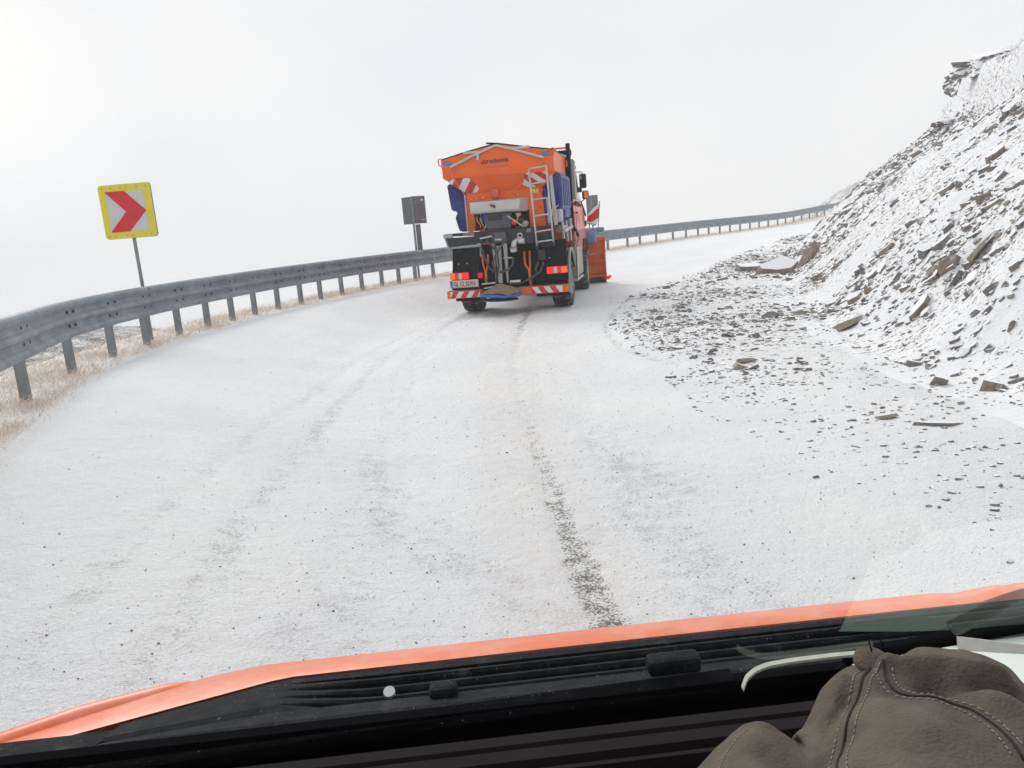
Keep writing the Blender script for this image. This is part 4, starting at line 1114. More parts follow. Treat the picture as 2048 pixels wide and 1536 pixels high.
P(MB().tube([(1.08, 1.2, 1.2), (1.16, 1.5, 1.3), (1.14, 2.0, 1.24), (1.16, 2.4, 1.35)], .035, 8), 'hose', M['hose'])
# wheels
def wheel(x, y, side):
    w = empty('wheel'); w.parent = lorry; w.location = (x, y, .495)
    t = MB()
    prof = [(-.19, .27), (-.205, .34), (-.205, .40), (-.185, .455), (-.15, .472), (.15, .472), (.185, .455), (.205, .40), (.205, .34), (.19, .27)]
    t.lathe((0, 0, 0), (1, 0, 0), prof, 36)
    for i in range(26):
        for s_ in (-1, 1):
            a = 2 * math.pi * (i + (.5 if s_ > 0 else 0)) / 26
            ca, sa = math.cos(a), math.sin(a)
            def pt(xx, r, da): 
                return (xx, r * math.cos(a + da), r * math.sin(a + da))
            q = [pt(s_ * .01, .468, -.04), pt(s_ * .19, .455, .03), pt(s_ * .195, .452, .12), pt(s_ * .01, .468, .06)]
            u = [pt(s_ * .01, .497, -.03), pt(s_ * .18, .490, .04), pt(s_ * .185, .488, .11), pt(s_ * .01, .497, .05)]
            t.add(q + u, [(0, 1, 2, 3), (4, 5, 6, 7), (0, 1, 5, 4), (1, 2, 6, 5), (2, 3, 7, 6), (3, 0, 4, 7)])
    t.build('tyre', M['rubber'], w)
    MB().lathe((0, 0, 0), (side, 0, 0), [(-.15, .275), (.19, .275), (.195, .25), (.10, .235), (.06, .17), (.10, .12), (.13, .09), (.15, .06), (.15, 0)], 28).build('rim', M['rim'], w)
    nut = MB().disc((0, 0, 0), (1, 0, 0), .016, .04, 6).mesh('wheel_nut'); nut.materials.append(M['bolt'])
    for i in range(8):
        o = bpy.data.objects.new('wheel_nut', nut); COL.objects.link(o); o.parent = w
        o.location = (side * .105, .15 * math.cos(i * math.pi / 4), .15 * math.sin(i * math.pi / 4))
for x, y, s_ in ((-.915, 0, -1), (1.015, 0, 1), (-.96, 3.75, -1), (1.03, 3.75, 1)): wheel(x, y, s_)
# head board and cab
hb = MB().box(1.10, 1.185, 1.28, 1.42, 1.60, 3.40)
head = P(hb, 'head_board', M['black'])
P(MB().box(-1.1, 1.10, 1.30, 1.36, 1.68, 3.26), 'board_sheet', M['black'], head)
P(MB().box(-1.0, 1.10, 1.26, 1.30, 3.285, 3.325), 'top_bar', M['cab_red'], head)
P(MB().bar((1.14, 1.4, 1.65), (1.2, 2.0, 1.4), .05, .06), 'board_brace', M['black'], head)
cabp = [(1.75, 1.10), (1.75, 2.98), (1.86, 3.08), (2.42, 3.10), (2.62, 3.02), (3.42, 2.16), (4.12, 1.86), (4.32, 1.70), (4.36, 1.12), (4.1, 1.02), (3.5, 1.22), (3.1, 1.05), (2.9, .98)]
bmx = bmesh.new()
vv = [bmx.verts.new((-1.10, y, z)) for y, z in cabp]
f = bmx.faces.new(vv)
ex = bmesh.ops.extrude_face_region(bmx, geom=[f])
bmesh.ops.translate(bmx, verts=[v for v in ex['geom'] if isinstance(v, bmesh.types.BMVert)], vec=(2.28, 0, 0))
bmesh.ops.recalc_face_normals(bmx, faces=bmx.faces)
for v in bmx.verts:
    if v.co.z > 2.2: v.co.x *= (1 - .07 * (v.co.z - 2.2))
bmesh.ops.bevel(bmx, geom=list(bmx.edges), offset=.035, segments=2, affect='EDGES')
cab = P(MB().bm(bmx, 0, False), 'cab', M['cab_red'])
P(MB().prism([(1.98, 2.22), (1.98, 2.88), (2.44, 2.88), (3.02, 2.24)], 'x', 1.165, 1.185), 'side_window', M['glass_dark'], cab)
P(MB().prism([(1.95, 2.18), (3.3, 2.12), (3.38, 2.06), (1.95, 2.10)], 'x', 1.172, 1.192), 'window_trim', M['black'], cab)
P(MB().box(1.172, 1.195, 2.05, 2.22, 1.90, 1.94, 0, .004), 'door_handle', M['black'], cab)
P(MB().prism([(1.97, 1.15), (1.985, 1.15), (1.985, 2.1), (1.97, 2.1)], 'x', 1.174, 1.183), 'door_seam', M['ink'], cab)
P(MB().tube([(1.17, 3.44, 2.18), (1.19, 3.9, 1.98), (1.2, 4.15, 1.85)], .025, 8), 'bonnet_edge', M['black'], cab)
P(MB().prism([(3.2, 1.1), (4.36, 1.1), (4.36, 1.22), (4.2, 1.28), (3.3, 1.28)], 'x', 1.172, 1.20), 'wheel_arch', M['black'], cab)
P(MB().box(1.165, 1.22, 4.05, 4.18, 1.58, 1.72, 0, .02), 'indicator', M['hose'], cab)
P(MB().box(1.13, 1.235, 1.58, 1.86, 2.22, 3.06, 0, .012), 'air_intake', M['grey_paint'])
P(MB().prism([(2.38, 3.08), (2.95, 2.96), (3.0, 2.99), (2.4, 3.14)], 'x', -1.05, 1.14), 'sun_visor', M['black'], cab)
P(MB().lathe((1.06, 2.2, 3.10), (0, 0, 1), [(0, .05), (.10, .055), (.13, .075), (.22, .075), (.26, .05), (.28, 0)], 16), 'beacon', M['mirror_back'], cab)
def mirror(x0, x1, z0, z1, y, back, lens=None):
    m_ = P(MB().box(x0, x1, y - .05, y + .05, z0, z1, 0, .035), 'mirror', M['mirror_back'])
    if lens: MB().box(x0 + .035, x1 - .022, y - .057, y - .05, z0 + .03, z1 - .03, 0, .003).build('mirror_glass', M[lens], m_)
    return m_
mr1 = mirror(1.20, 1.37, 2.49, 2.83, 3.0, 'b')
MB().box(1.225, 1.345, 2.943, 2.95, 2.53, 2.79).build('mirror_glass', M['glass_dark'], mr1)
MB().box(1.235, 1.26, 2.938, 2.944, 2.70, 2.78).build('glass_glint', M['alu'], mr1)  # pale metal sliver painted in as a highlight on the mirror
mr2 = mirror(1.25, 1.41, 2.23, 2.43, 3.0, 'b')
MB().box(1.305, 1.395, 2.943, 2.95, 2.25, 2.41).build('mirror_glass', M['lamp_orange'], mr2)  # amber reflector, given a faint glow of its own
P(MB().tube([(1.05, 2.7, 2.87), (1.18, 3.0, 2.88), (1.27, 3.0, 2.87), (1.29, 3.0, 2.80)], .012, 6), 'mirror_arm', M['ink'])
P(MB().tube([(1.1, 3.1, 2.16), (1.22, 3.05, 2.18), (1.32, 3.0, 2.25)], .012, 6), 'mirror_arm', M['ink'])
P(MB().box(1.13, 1.25, 2.95, 3.05, 2.40, 2.52, 0, .02), 'mirror_mount', M['ink'])

# snowplough on the front
bl = MB()
prof = [(5.02, .16), (4.90, .30), (4.84, .50), (4.84, .80), (4.90, 1.05), (5.02, 1.26)]
ringA = [(-1.62, y, z) for y, z in prof] + [(-1.62, y + .03, z) for y, z in prof[::-1]]
ringB = [(1.62, y, z) for y, z in prof] + [(1.62, y + .03, z) for y, z in prof[::-1]]
plow = P(bl.loft([ringA, ringB], True, 0, False), 'snowplough', M['orange_pl'])
for x in (-1.61, 1.16, 1.60):
    pts = [(y - .07, z) for y, z in prof] + [(y + .001, z) for y, z in prof[::-1]]
    MB().prism(pts, 'x', x - .022, x + .022).build('rib', M['orange_pl'], plow)
for z, dy in ((.64, .045), (1.22, .0), (.24, -.04)):
    MB().bar((-1.6, 4.80 - dy, z), (1.6, 4.80 - dy, z), .06, .05).build('cross_rib', M['orange_pl'], plow)
MB().tube([(1.50, 4.92, .20), (1.66, 4.92, .16), (1.70, 4.98, .20)], .05, 8).build('wear_corner', M['orange_pl'], plow)
MB().bar((-1.6, 5.0, .10), (1.6, 5.0, .10), .03, .16).build('cutting_edge', M['hose'], plow)
MB().bar((1.10, 4.80, .78), (1.34, 4.78, .84), .03, .03).build('lug', M['alu_dirty'], plow)
fr = P(MB().box(.85, 1.40, 4.50, 4.84, 1.15, 1.50, 0, .015), 'plough_frame', M['blue_lt'])
MB().box(-1.3, 1.60, 4.86, 4.96, 1.40, 1.52, 0, .01).build('frame_beam', M['blue_lt'], fr)
MB().bar((1.12, 4.7, .75), (1.36, 4.72, 1.45), .05, .05).build('side_strut', M['steel'], fr)
MB().box(1.30, 1.62, 4.80, 4.86, 1.44, 1.50).build('top_plate', M['steel'], fr)
MB().box(.9, 1.25, 4.40, 4.52, 1.36, 1.42).build('frame_step', M['blue_lt'], fr)
P(MB().box(-.5, .5, 4.3, 4.9, .5, 1.1, 0, .02), 'plough_mount', M['black'])
fp = MB().tube([(1.44, 4.9, 1.38), (1.53, 4.9, 2.20)], .011, 8)
fpole = P(fp, 'flag_pole', M['hose'])
fx, fz = 13, 9
cl = {0: MB(), 1: MB()}
def flag_pt(u, v):
    # u: from pole outwards (0..1), v: down (0..1)
    x = 1.52 - .085 * v * .8 - .36 * u + .02 * math.sin(4 * v)
    z = 2.13 - .50 * v - .20 * u * (1 - v) * 1.1 - .02 * u + .02 * math.sin(6 * u + 2 * v)
    return (x + .05 * u * v, 4.9 + .05 * math.sin(7 * u + 3 * v) * u, z)
for i in range(fx):
    for j in range(fz):
        v = j / fz
        mi = 0 if 2 <= j < 7 else 1
        q = [flag_pt(i / fx, j / fz), flag_pt((i + 1) / fx, j / fz), flag_pt((i + 1) / fx, (j + 1) / fz), flag_pt(i / fx, (j + 1) / fz)]
        cl[mi].add(q, [(0, 1, 2, 3)], 0, True)
fcl = P(cl[0], 'flag', M['flag_red'], fpole)
P(cl[1], 'flag_border', M['flag_white'], fpole)
for k in (0, 1): pass
P(MB().bar((1.22, 4.9, 1.5), (1.22, 4.9, 1.66), .02, .02).bar((1.3, 4.9, 1.56), (1.42, 4.9, 1.62), .02, .03), 'bracket', M['ink'], fpole)

# ------------------------------------------------------------------ slate shards on the bank
def shard(seed, n=6):
    """one split slab: long axis x, bedding normal z; unit length"""
    r = random.Random(seed)
    w = r.uniform(.30, .62); h = r.uniform(.16, .34)
    ang = sorted(r.uniform(0, 2 * math.pi) for _ in range(n))
    ang = [2 * math.pi * (i + r.uniform(-.28, .28)) / n for i in range(n)]
    bot = [(.5 * math.cos(a) * r.uniform(.8, 1.1), w * .5 * math.sin(a) * r.uniform(.8, 1.15), -h * .5) for a in ang]
    tx, ty = r.uniform(-.25, .25) * h, r.uniform(-.35, .35) * h
    top = [(x * r.uniform(.82, .99) , y * r.uniform(.75, .99), h * .5 + tx * x / .5 + ty * y / (w * .5)) for x, y, _ in bot]
    m = MB()
    m.add(bot + top, [list(range(n))[::-1], [n + i for i in range(n)]] + [(i, (i + 1) % n, n + (i + 1) % n, n + i) for i in range(n)])
    return m
PROTO = [shard(100 + i, 5 + i % 4) for i in range(14)]
def frame_for(nrm, yaw, tilt):
    n = Vector(nrm); n = (n * (1 - tilt) + Vector((0, 0, 1)) * tilt).normalized()
    a = Vector((1, 0, 0)); a = (a - n * a.dot(n)).normalized()
    b = n.cross(a)
    q = Matrix.Rotation(yaw, 3, n)
    a, b = q @ a, q @ b
    return Matrix((a, b, n)).transposed()
# candidates: scattered by area, then kept where the bank is stony
NC = 90000
cx_ = np.r_[RNG.uniform(1.6, 14, NC), RNG.uniform(8, 22, 9000)]
cy_ = np.r_[3.2 + 29 * RNG.random(NC) ** 1.7, RNG.uniform(20, 44, 9000)]
cz_, cd_, ce_ = terrain(cx_, cy_)
eps = .12
zx = terrain(cx_ + eps, cy_)[0]; zy = terrain(cx_, cy_ + eps)[0]
zx0 = terrain(cx_ - eps, cy_)[0]; zy0 = terrain(cx_, cy_ - eps)[0]
nx_, ny_ = -(zx - zx0) / (2 * eps), -(zy - zy0) / (2 * eps)
patch = fbm(cx_, cy_, .55, 3, 81) * 2.2 + fbm(cx_ * .6, cy_ * 1.6, 1.4, 3, 83) * 1.6
flat = (1 - ss(ce_, -.2, .5)) * ss(cd_ + 2.4 * (1 - ss(cy_, 6.5, 9)), 6.45, 7.2) * np.where(cy_ < 9, ss(ce_, -2.9 - .35 * (cy_ - 6), -.8), 1.0) * (.20 + .80 * ss(cy_, 5.0, 8.2))
slope = ss(ce_, -.2, .6) * (1 - .93 * ss(ce_, 4.0, 4.7)) * (.45 + .55 * ss(cy_, 5.5, 8.0))
prob = np.clip(flat * .85 * (.55 + patch * 1.1) + slope * .68 * (.60 + patch * 1.7) * (1 + .35 * (cy_ < 13)), 0, 1)
prob = np.where(ce_ > 7.5, 0, prob)
keep = RNG.random(len(prob)) < prob
cx_, cy_, cz_, ce_, nx_, ny_, cd_ = [a[keep] for a in (cx_, cy_, cz_, ce_, nx_, ny_, cd_)]
cz_ = ground_z(cx_, cy_)
nk = len(cx_)
isflat = ce_ < .15
size = np.where(isflat, .036, np.where(cy_ < 13, .060, .052)) * np.exp(RNG.normal(0, .55, nk)) * np.where(cy_ > 16, 1.2, 1.0) * np.where(RNG.random(nk) < .05, 2.0, 1.0)
size = np.clip(size, .014, .30)
size = np.where(isflat & (cy_ < 7.5), np.minimum(size * .85, .052), size)
print('shards', nk, isflat.sum())
order = np.argsort(-(size / np.hypot(cx_, cy_)))
rows = []
for i in range(nk):
    fl = isflat[i]
    F = frame_for((nx_[i], ny_[i], 1), RNG.normal(-.05, .30 if not fl else .4), RNG.uniform(.0, .45))
    t = RNG.uniform(-.35, .2) if not fl else RNG.normal(0, .45)
    F = F @ Matrix.Rotation(t, 3, 'X') @ Matrix.Rotation(RNG.normal(0, .22), 3, 'Y')
    rows.append((F, RNG.integers(0, len(PROTO)), RNG.uniform(.8, 1.5), RNG.uniform(.75, 1.7)))
MATS = ['slate_grey', 'slate_brown', 'slate_tan', 'flat_grey', 'flat_brown', 'flat_tan']
pick = RNG.choice(3, nk, p=[.55, .31, .14])
pick = np.where(isflat, pick + 3, pick)
TOPN = 286
proto_mesh = {}
for pi, pm in enumerate(PROTO):
    for mi, mn in enumerate(MATS):
        me = pm.mesh('slate_shard'); me.materials.append(M[mn]); proto_mesh[(pi, mi)] = me
CN = ['grey', 'brown', 'tan'] * 2
def place(i, z_off):
    F, pi, sw, sh = rows[i]
    L = size[i]
    Mx = F @ Matrix.Diagonal((L, L * sw, L * sh * (.72 if isflat[i] else 1.15)))
    z = cz_[i] + z_off * L
    return Mx, Vector((cx_[i], cy_[i], z))
for i in order[:TOPN]:
    Mx, loc = place(i, .05)
    o = bpy.data.objects.new('slate_shard', proto_mesh[(rows[i][1], pick[i])])
    COL.objects.link(o)
    o.matrix_world = Matrix.Translation(loc) @ Mx.to_4x4()
    far_ = 'beyond the thick slabs' if cy_[i] > 20 else ('near the frame edge' if cy_[i] < 10 else 'between the thick slabs and the frame edge')
    if isflat[i]: where = 'half buried on the flat verge ' + ('near the lorry' if cy_[i] > 12 else 'close to us')
    else: where = ('low on the bank ' if ce_[i] < 1.3 else 'halfway up the bank ' if ce_[i] < 3 else 'high on the bank ') + far_
    shp = 'long ' if rows[i][2] < 1.05 else ('chunky ' if rows[i][3] > 1.25 else 'flat ')
    lab_ = shp + CN[pick[i]] + ' slate shard ' + where
    tag(o, lab_, 'stone', lab_.replace('shard', 'shards'))
rest = order[TOPN:]
def merged(name, idx, meshes, mats_of, mats, place_fn):
    V, Fc, MI = [], [], []
    b = 0
    for i in idx:
        pm = PROTO[rows[i][1]]
        Mx, loc = place_fn(i)
        A = np.array(Mx)
        v = np.array(pm.v) @ A.T + np.array(loc)
        V.append(v)
        for f in pm.f: Fc.append([b + k for k in f]); MI.append(mats_of[i])
        b += len(v)
    me = bpy.data.meshes.new(name)
    me.from_pydata(np.vstack(V).tolist(), [], Fc)
    me.polygons.foreach_set('material_index', MI)
    me.update()
    o = link(name, me, [M[m] for m in mats])
    o['kind'] = 'stuff'
    return o
scree = merged('scree', rest, None, pick, MATS, lambda i: place(i, .04))

# larger, individually recognisable blocks
def block(x, y, L, W, H, yaw, m, label, tilt=(0, 0), seed=1, sink=.1, n=7, rise=0.0):
    z = tz(x, y)
    e = .15
    nrm = (-(tz(x + e, y) - tz(x - e, y)) / (2 * e), -(tz(x, y + e) - tz(x, y - e)) / (2 * e), 1)
    F = frame_for(nrm, yaw, .2) @ Matrix.Rotation(tilt[0], 3, 'X') @ Matrix.Rotation(tilt[1], 3, 'Y')
    me = shard(seed, n).mesh('slate_slab'); me.materials.append(M[m])
    dims = [max(abs(v.co[k]) for v in me.vertices) * 2 for k in range(3)]
    o = bpy.data.objects.new('slate_slab', me); COL.objects.link(o)
    o.matrix_world = Matrix.Translation((x, y, z + rise)) @ (F @ Matrix.Diagonal((L / dims[0], W / dims[1], H / dims[2]))).to_4x4()
    tag(o, label, 'rock')
    return o
block(6.85, 19.3, 1.10, .55, .42, .05, 'slate_brown', 'thick brown slab jutting out at the foot of the bank, largest of all', (.25, -.15), 3, rise=.12)
block(7.35, 18.6, .95, .35, .22, -.4, 'slate_brown', 'dark brown slab leaning like an arrow beside the thickest slab', (.5, -.5), 5, rise=.16)
block(6.55, 20.6, .8, .4, .22, .1, 'slate_grey', 'grey slab behind the thickest slab at the foot of the bank', (.1, 0), 8, rise=.06)
block(4.45, 9.95, .52, .2, .10, .35, 'slate_tan', 'long pale tan slab lying aslant where the bank meets the verge', (-.35, 0), 12, rise=.05)
block(7.52, 11.9, .44, .22, .16, .1, 'slate_brown', 'brown block high on the bank under a cap of snow', (.3, 0), 15, rise=.04)
block(9.3, 14.3, .55, .24, .17, .15, 'slate_brown', 'brown ledge stone near the top of the bank at the frame edge', (.35, 0), 17, rise=.05)
block(5.58, 10.1, .36, .18, .14, .2, 'slate_grey', 'squarish grey block standing proud halfway up the bank', (.4, .2), 20, rise=.04)
block(5.50, 8.85, .50, .24, .09, .1, 'slate_tan', 'broad tan slab tilted on the bank with snow across it', (-.5, .1), 22, rise=.06)
block(5.31, 9.2, .32, .17, .13, -.2, 'slate_brown', 'brown wedge of slate beside the broad tan slab', (.3, 0), 24, rise=.04)
block(4.82, 8.9, .55, .18, .14, .55, 'slate_brown', 'long rusty shard pointing up the slope above the verge', (.2, -.2), 26, rise=.04)
block(3.15, 5.54, .34, .055, .035, -.32, 'slate_grey', 'thin grey splinter of slate lying flat on the snowy verge', (0, 0), 30, rise=.015)
block(2.92, 5.85, .17, .13, .03, .2, 'slate_tan', 'round flat tan stone beside the thin grey splinter', (-.2, 0), 31, rise=.012)
block(3.85, 6.75, .20, .10, .10, .1, 'slate_brown', 'dark brown pointed stone sitting on smooth snow below the bank', (.3, .2), 33, rise=.03)
block(2.57, 8.3, .26, .14, .05, .0, 'slate_tan', 'flat tan slab bedded in the middle of the verge', (-.25, 0), 35, rise=.02)

# frozen turf outcrop jutting from the crown of the bank
def outcrop(x, y, size_, name, label, m, seed, up_by=0.0, rot=0.0):
    b_ = bmesh.new(); bmesh.ops.create_icosphere(b_, subdivisions=4, radius=1)
    r_ = random.Random(seed); off_ = Vector((r_.uniform(-9, 9), r_.uniform(-9, 9), r_.uniform(-9, 9)))
    for v in b_.verts:
        p = v.co.copy()
        q = Vector((max(-.72, min(.72, p.x)), max(-.72, min(.72, p.y)), max(-.6, min(.62, p.z))))
        n_ = mnoise.fractal(p * 1.3 + off_, 1.0, 2.0, 4) * .34 + mnoise.noise(p * 6 + off_) * .07
        v.co = q * (1 + n_)
    me_ = bpy.data.meshes.new(name); b_.to_mesh(me_); b_.free()
    me_.materials.append(M[m])
    o_ = bpy.data.objects.new(name, me_); COL.objects.link(o_)
    o_.location = (x, y, tz(x, y) + up_by); o_.scale = size_; o_.rotation_euler = (r_.uniform(-.15, .15), r_.uniform(-.2, .1), rot)
    tag(o_, label, 'rock')
    return o_
outcrop(13.55, 22.7, (.62, .9, .46), 'turf_outcrop', 'rime covered block of turf jutting from the crown of the bank against the sky', 'crown', 4, -.10)
outcrop(12.35, 20.2, (.75, .8, .34), 'turf_outcrop', 'low snow capped hump with dark earth under it, right of the jutting turf block', 'crown', 9, .0)
outcrop(12.0, 20.6, (.80, .30, .18), 'snowy_ledge', 'long snow covered ledge slanting down just under the jutting turf block', 'crown', 13, -.1, .2)

# grit thrown on the road
gv, gf = [], []
ng = 3000
gxx = RNG.normal(.25, 1.5, ng); gyy = 2.2 + 15 * RNG.random(ng) ** 1.5
okg = (gxx > -4.0) & (gxx < 3.2)
gxx, gyy = gxx[okg], gyy[okg]
gzz = ground_z(gxx, gyy)
for x, y, z in zip(gxx, gyy, gzz):
    r = .0028 * math.exp(RNG.normal(0, .38)) * (1 + .03 * y)
    b = len(gv)
    for k in range(6):
        d = [(1, 0, 0), (-1, 0, 0), (0, 1, 0), (0, -1, 0), (0, 0, 1), (0, 0, -1)][k]
        s_ = r * RNG.uniform(.6, 1.3)
        gv.append((x + d[0] * s_, y + d[1] * s_, z + .002 + d[2] * s_ * .8))
    for f in ((0, 2, 4), (2, 1, 4), (1, 3, 4), (3, 0, 4), (2, 0, 5), (1, 2, 5), (3, 1, 5), (0, 3, 5)): gf.append([b + k for k in f])
me = bpy.data.meshes.new('road_grit'); me.from_pydata(gv, [], gf); me.update()
tag(link('road_grit', me, mat('grit', (0.15, 0.13, 0.11), 0.9, 0.4, 40)), kind='stuff')

# ------------------------------------------------------------------ frosted grass
def blades(name, xs, ys, zs, hs, m, lean, wid, seed):
    r = np.random.default_rng(seed)
    V, F = [], []
    for x, y, z, h in zip(xs, ys, zs, hs):
        a = r.uniform(0, 2 * math.pi); la = lean[0] + r.normal(0, lean[1])
        dx, dy = math.cos(la), math.sin(la)
        wx, wy = math.cos(a) * wid * (1 + .05 * y), math.sin(a) * wid * (1 + .05 * y)
        bend = r.uniform(.5, 1.25) * h
        b = len(V)
        for k, (t, w) in enumerate(((0, 1), (.4, .9), (.75, .6), (1, .15))):
            px, py = x + dx * bend * t * t, y + dy * bend * t * t
            pz = z - .02 + h * (t - .38 * t * t * r.uniform(.7, 1.5))
            V.append((px - wx * w, py - wy * w, pz)); V.append((px + wx * w, py + wy * w, pz))
        for k in range(3): F.append((b + 2 * k, b + 2 * k + 1, b + 2 * k + 3, b + 2 * k + 2))
    me = bpy.data.meshes.new(name); me.from_pydata(V, [], F); me.update()
    return tag(link(name, me, m), kind='stuff')
nb = 52000
sb = 3.2 + 68 * RNG.random(nb) ** 2.1
off = RNG.normal(-.22, .40, nb)
px_ = np.interp(sb, RAIL_S, RAIL[:, 0]); py_ = np.interp(sb, RAIL_S, RAIL[:, 1])
tx_ = np.gradient(RAIL[:, 0]); ty_ = np.gradient(RAIL[:, 1]); tl_ = np.hypot(tx_, ty_)
tx_i = np.interp(sb, RAIL_S, tx_ / tl_); ty_i = np.interp(sb, RAIL_S, ty_ / tl_)
off = np.minimum(off - .08, .20 + RNG.normal(0, .07, nb))
bx, by = px_ + ty_i * off, py_ - tx_i * off
kp = (fbm(bx, by, 1.6, 3, 91) + RNG.normal(0, .12, nb)) > -.12
bx, by, off = bx[kp], by[kp], off[kp]
bz = ground_z(bx, by)
bh = np.clip(RNG.normal(.13, .05, len(bx)), .04, .30) * np.where(off > .2, .6, 1.0)
blades('dry_grass', bx, by, bz, bh, M['straw'], (-.4, 1.3), .0022, 5)
# rime covered grass on the crown of the bank
nh = 26000
hx = RNG.uniform(9, 24, nh); hy = RNG.uniform(11, 38, nh)
hz_, hd_, he_ = terrain(hx, hy)
kp = (he_ > 4.2) & (he_ < 7.5) & (RNG.random(nh) < np.where(he_ < 5.4, .9, .3) + fbm(hx, hy, .8, 3, 95) * 1.5)
blades('rime_grass', hx[kp], hy[kp], hz_[kp], np.clip(RNG.normal(.15, .05, kp.sum()), .05, .3), M['frost'], (3.4, .8), .006, 6)

# ------------------------------------------------------------------ the vehicle we look out of
van = empty('service_van', (0, 0, 0), R(3.3))
tag(van, 'orange vehicle we look out of, with its bonnet edge, ribbed black cowl and dark dashboard', 'van')
H = 1.7
def V3(x, y, z): return (x, y, z + H)
# bonnet: rows from the cowl edge, over the crest, down the front
cols_x = [-.98, -.86, -.75, -.64, -.56, -.48, -.38, -.25, -.1, .05, .2, .4, .6, .8, .95, 1.1]
def bonnet_row(x):
    ax = abs(x + .0)
    lx = max(0, -x - .40)
    back = .10 * (lx / .4) ** 1.5 if x < 0 else .05 * max(0, x - .85) / .3
    near_y = 1.222 - .125 * min(1, max(0, -x - .36) / .40)
    far_y = 1.308 - back * 1.4
    cz = -.749 + .003 * (1 - (x / .9) ** 2) - .05 * max(0, -x - .78)
    cz += .018 * float(ss(np.array(x), .88, .96))
    nz = cz + .021
    return [V3(x, near_y, nz), V3(x, near_y + .02, nz + .001), V3(x, (near_y + far_y) / 2, (nz + cz) / 2 + .003), V3(x, far_y, cz), V3(x, far_y + .025, cz - .018), V3(x, far_y + .10, cz - .085), V3(x, far_y + .16, cz - .25), V3(x, far_y + .17, cz - .6)]
rows_ = [bonnet_row(x) for x in cols_x]
fine_x = np.linspace(-.98, 1.1, 60)
MB().loft([bonnet_row(float(x)) for x in fine_x], False, 0, True, closed=False).build('bonnet', M['hood'], van)
wing = MB().tube([V3(-1.0, 1.06, -.80), V3(-.82, 1.145, -.757), V3(-.70, 1.21, -.753), V3(-.58, 1.262, -.757), V3(-.47, 1.295, -.764)], [.03, .026, .022, .018, .008], 12)
wing.build('wing_edge', M['hood'], van)
# cowl: a ribbed scuttle panel between bonnet and glass
def cowl_prof():
    pr = [(1.2185, -.75), (1.2180, -.7275), (1.2, -.7265)]
    for c in (1.188, 1.160, 1.134):
        pr += [(c + .010, -.752), (c + .007, -.729), (c - .004, -.725), (c - .008, -.730), (c - .011, -.752)]
    pr += [(1.108, -.716), (1.062, -.702), (1.052, -.704), (1.045, -.72)]
    return pr
cw = MB(); rr = []
flat_prof = [(1.212, -.757), (1.205, -.732)]
for x in np.linspace(-.60, 1.15, 50):
    pr = cowl_prof()
    # the ribs die out towards the left end; the corner of the bonnet opening sweeps back
    k = float(ss(np.array(x), -.36, -.18))
    back = .125 * min(1, max(0, -x - .36) / .40)
    row = []
    for j, (y, z) in enumerate(pr):
        zf = -.7275 + (1.218 - y) * .16 if 0 < j < len(pr) - 4 else z
        t = (y - 1.045) / .167
        row.append(V3(x, y - back * t, z * k + zf * (1 - k)))
    rr.append(row)
cowl = cw.loft(rr, False, 0, False, closed=False).build('cowl', M['cowl'], van)
MB().add([V3(-.60, 1.212 - .075, -.757), V3(-.60, 1.205 - .075, -.732), V3(-.60, 1.06, -.705), V3(-.60, 1.04, -.78), V3(-.60, 1.13, -.78)], [(0, 1, 2, 3, 4)]).build('cowl_end', M['cowl'], cowl)
MB().box(-1.1, -.598, .96, 1.122, H - .80, H - .7225, 0, .004).build('scuttle_corner', M['cowl'], van)
MB().disc(V3(-.172, 1.136, -.722), (0, -.5, 1), .0095, .010, 16).build('snowy_screw', M['sign_white'], cowl)
nz_ = MB().box(-.105, -.06, 1.085, 1.115, H - .715, H - .693, 0, .008)
nz_.build('washer_nozzle', M['cowl'], cowl)
# wipers lying along the glass foot
wp = MB().loft([[V3(x, y - .016, z - .016), V3(x, y + .012, z - .010), V3(x, y + .014, z - .002), V3(x, y + .004, z + .004), V3(x, y - .014, z - .004)] for x, y, z in ((-1.0, 1.012, -.730), (-.62, 1.030, -.714), (-.3, 1.036, -.704), (.05, 1.040, -.697), (.36, 1.042, -.692))], True)
wiper = wp.build('wiper', M['wiper'], van)
MB().box(.235, .318, 1.046, 1.078, H - .692, H - .664, 0, .008).build('wiper_head', M['cowl'], wiper)
MB().bar(V3(-.9, 1.01, -.738), V3(-.1, 1.032, -.712), .018, .018).build('wiper_blade', M['seal'], wiper)
w2 = MB().tube([V3(.50, 1.055, -.655), V3(.60, 1.058, -.652), V3(.68, 1.058, -.655), V3(.72, 1.058, -.660)], [.004, .010, .009, .002], 8)
w2.build('wiper_arm', M['seal'], van)
# glass: raked pane from the scuttle up to the roof edge
GA = R(50)
def G(x, s, o=0.0): return V3(x, 1.040 - s * math.cos(GA) - o * math.sin(GA), -.70 + s * math.sin(GA) - o * math.cos(GA))
pane = MB().add([G(-1.05, .0), G(.335, .0), G(.335, .74), G(1.2, .74), G(1.2, 1.42), G(-1.05, 1.42), G(-1.05, .74)], [(0, 1, 2, 6), (6, 2, 3, 4, 5)])
ws = pane.build('windscreen', M['glass'], van)
MB().add([G(.336, 0), G(1.2, 0), G(1.2, .739), G(.336, .739)], [(0, 1, 2, 3)]).build('glass_pane', M['glass_mirror'], ws)
MB().bar(V3(-1.05, 1.036, -.708), V3(1.2, 1.036, -.708), .02, .022).build('seal', M['seal'], ws)
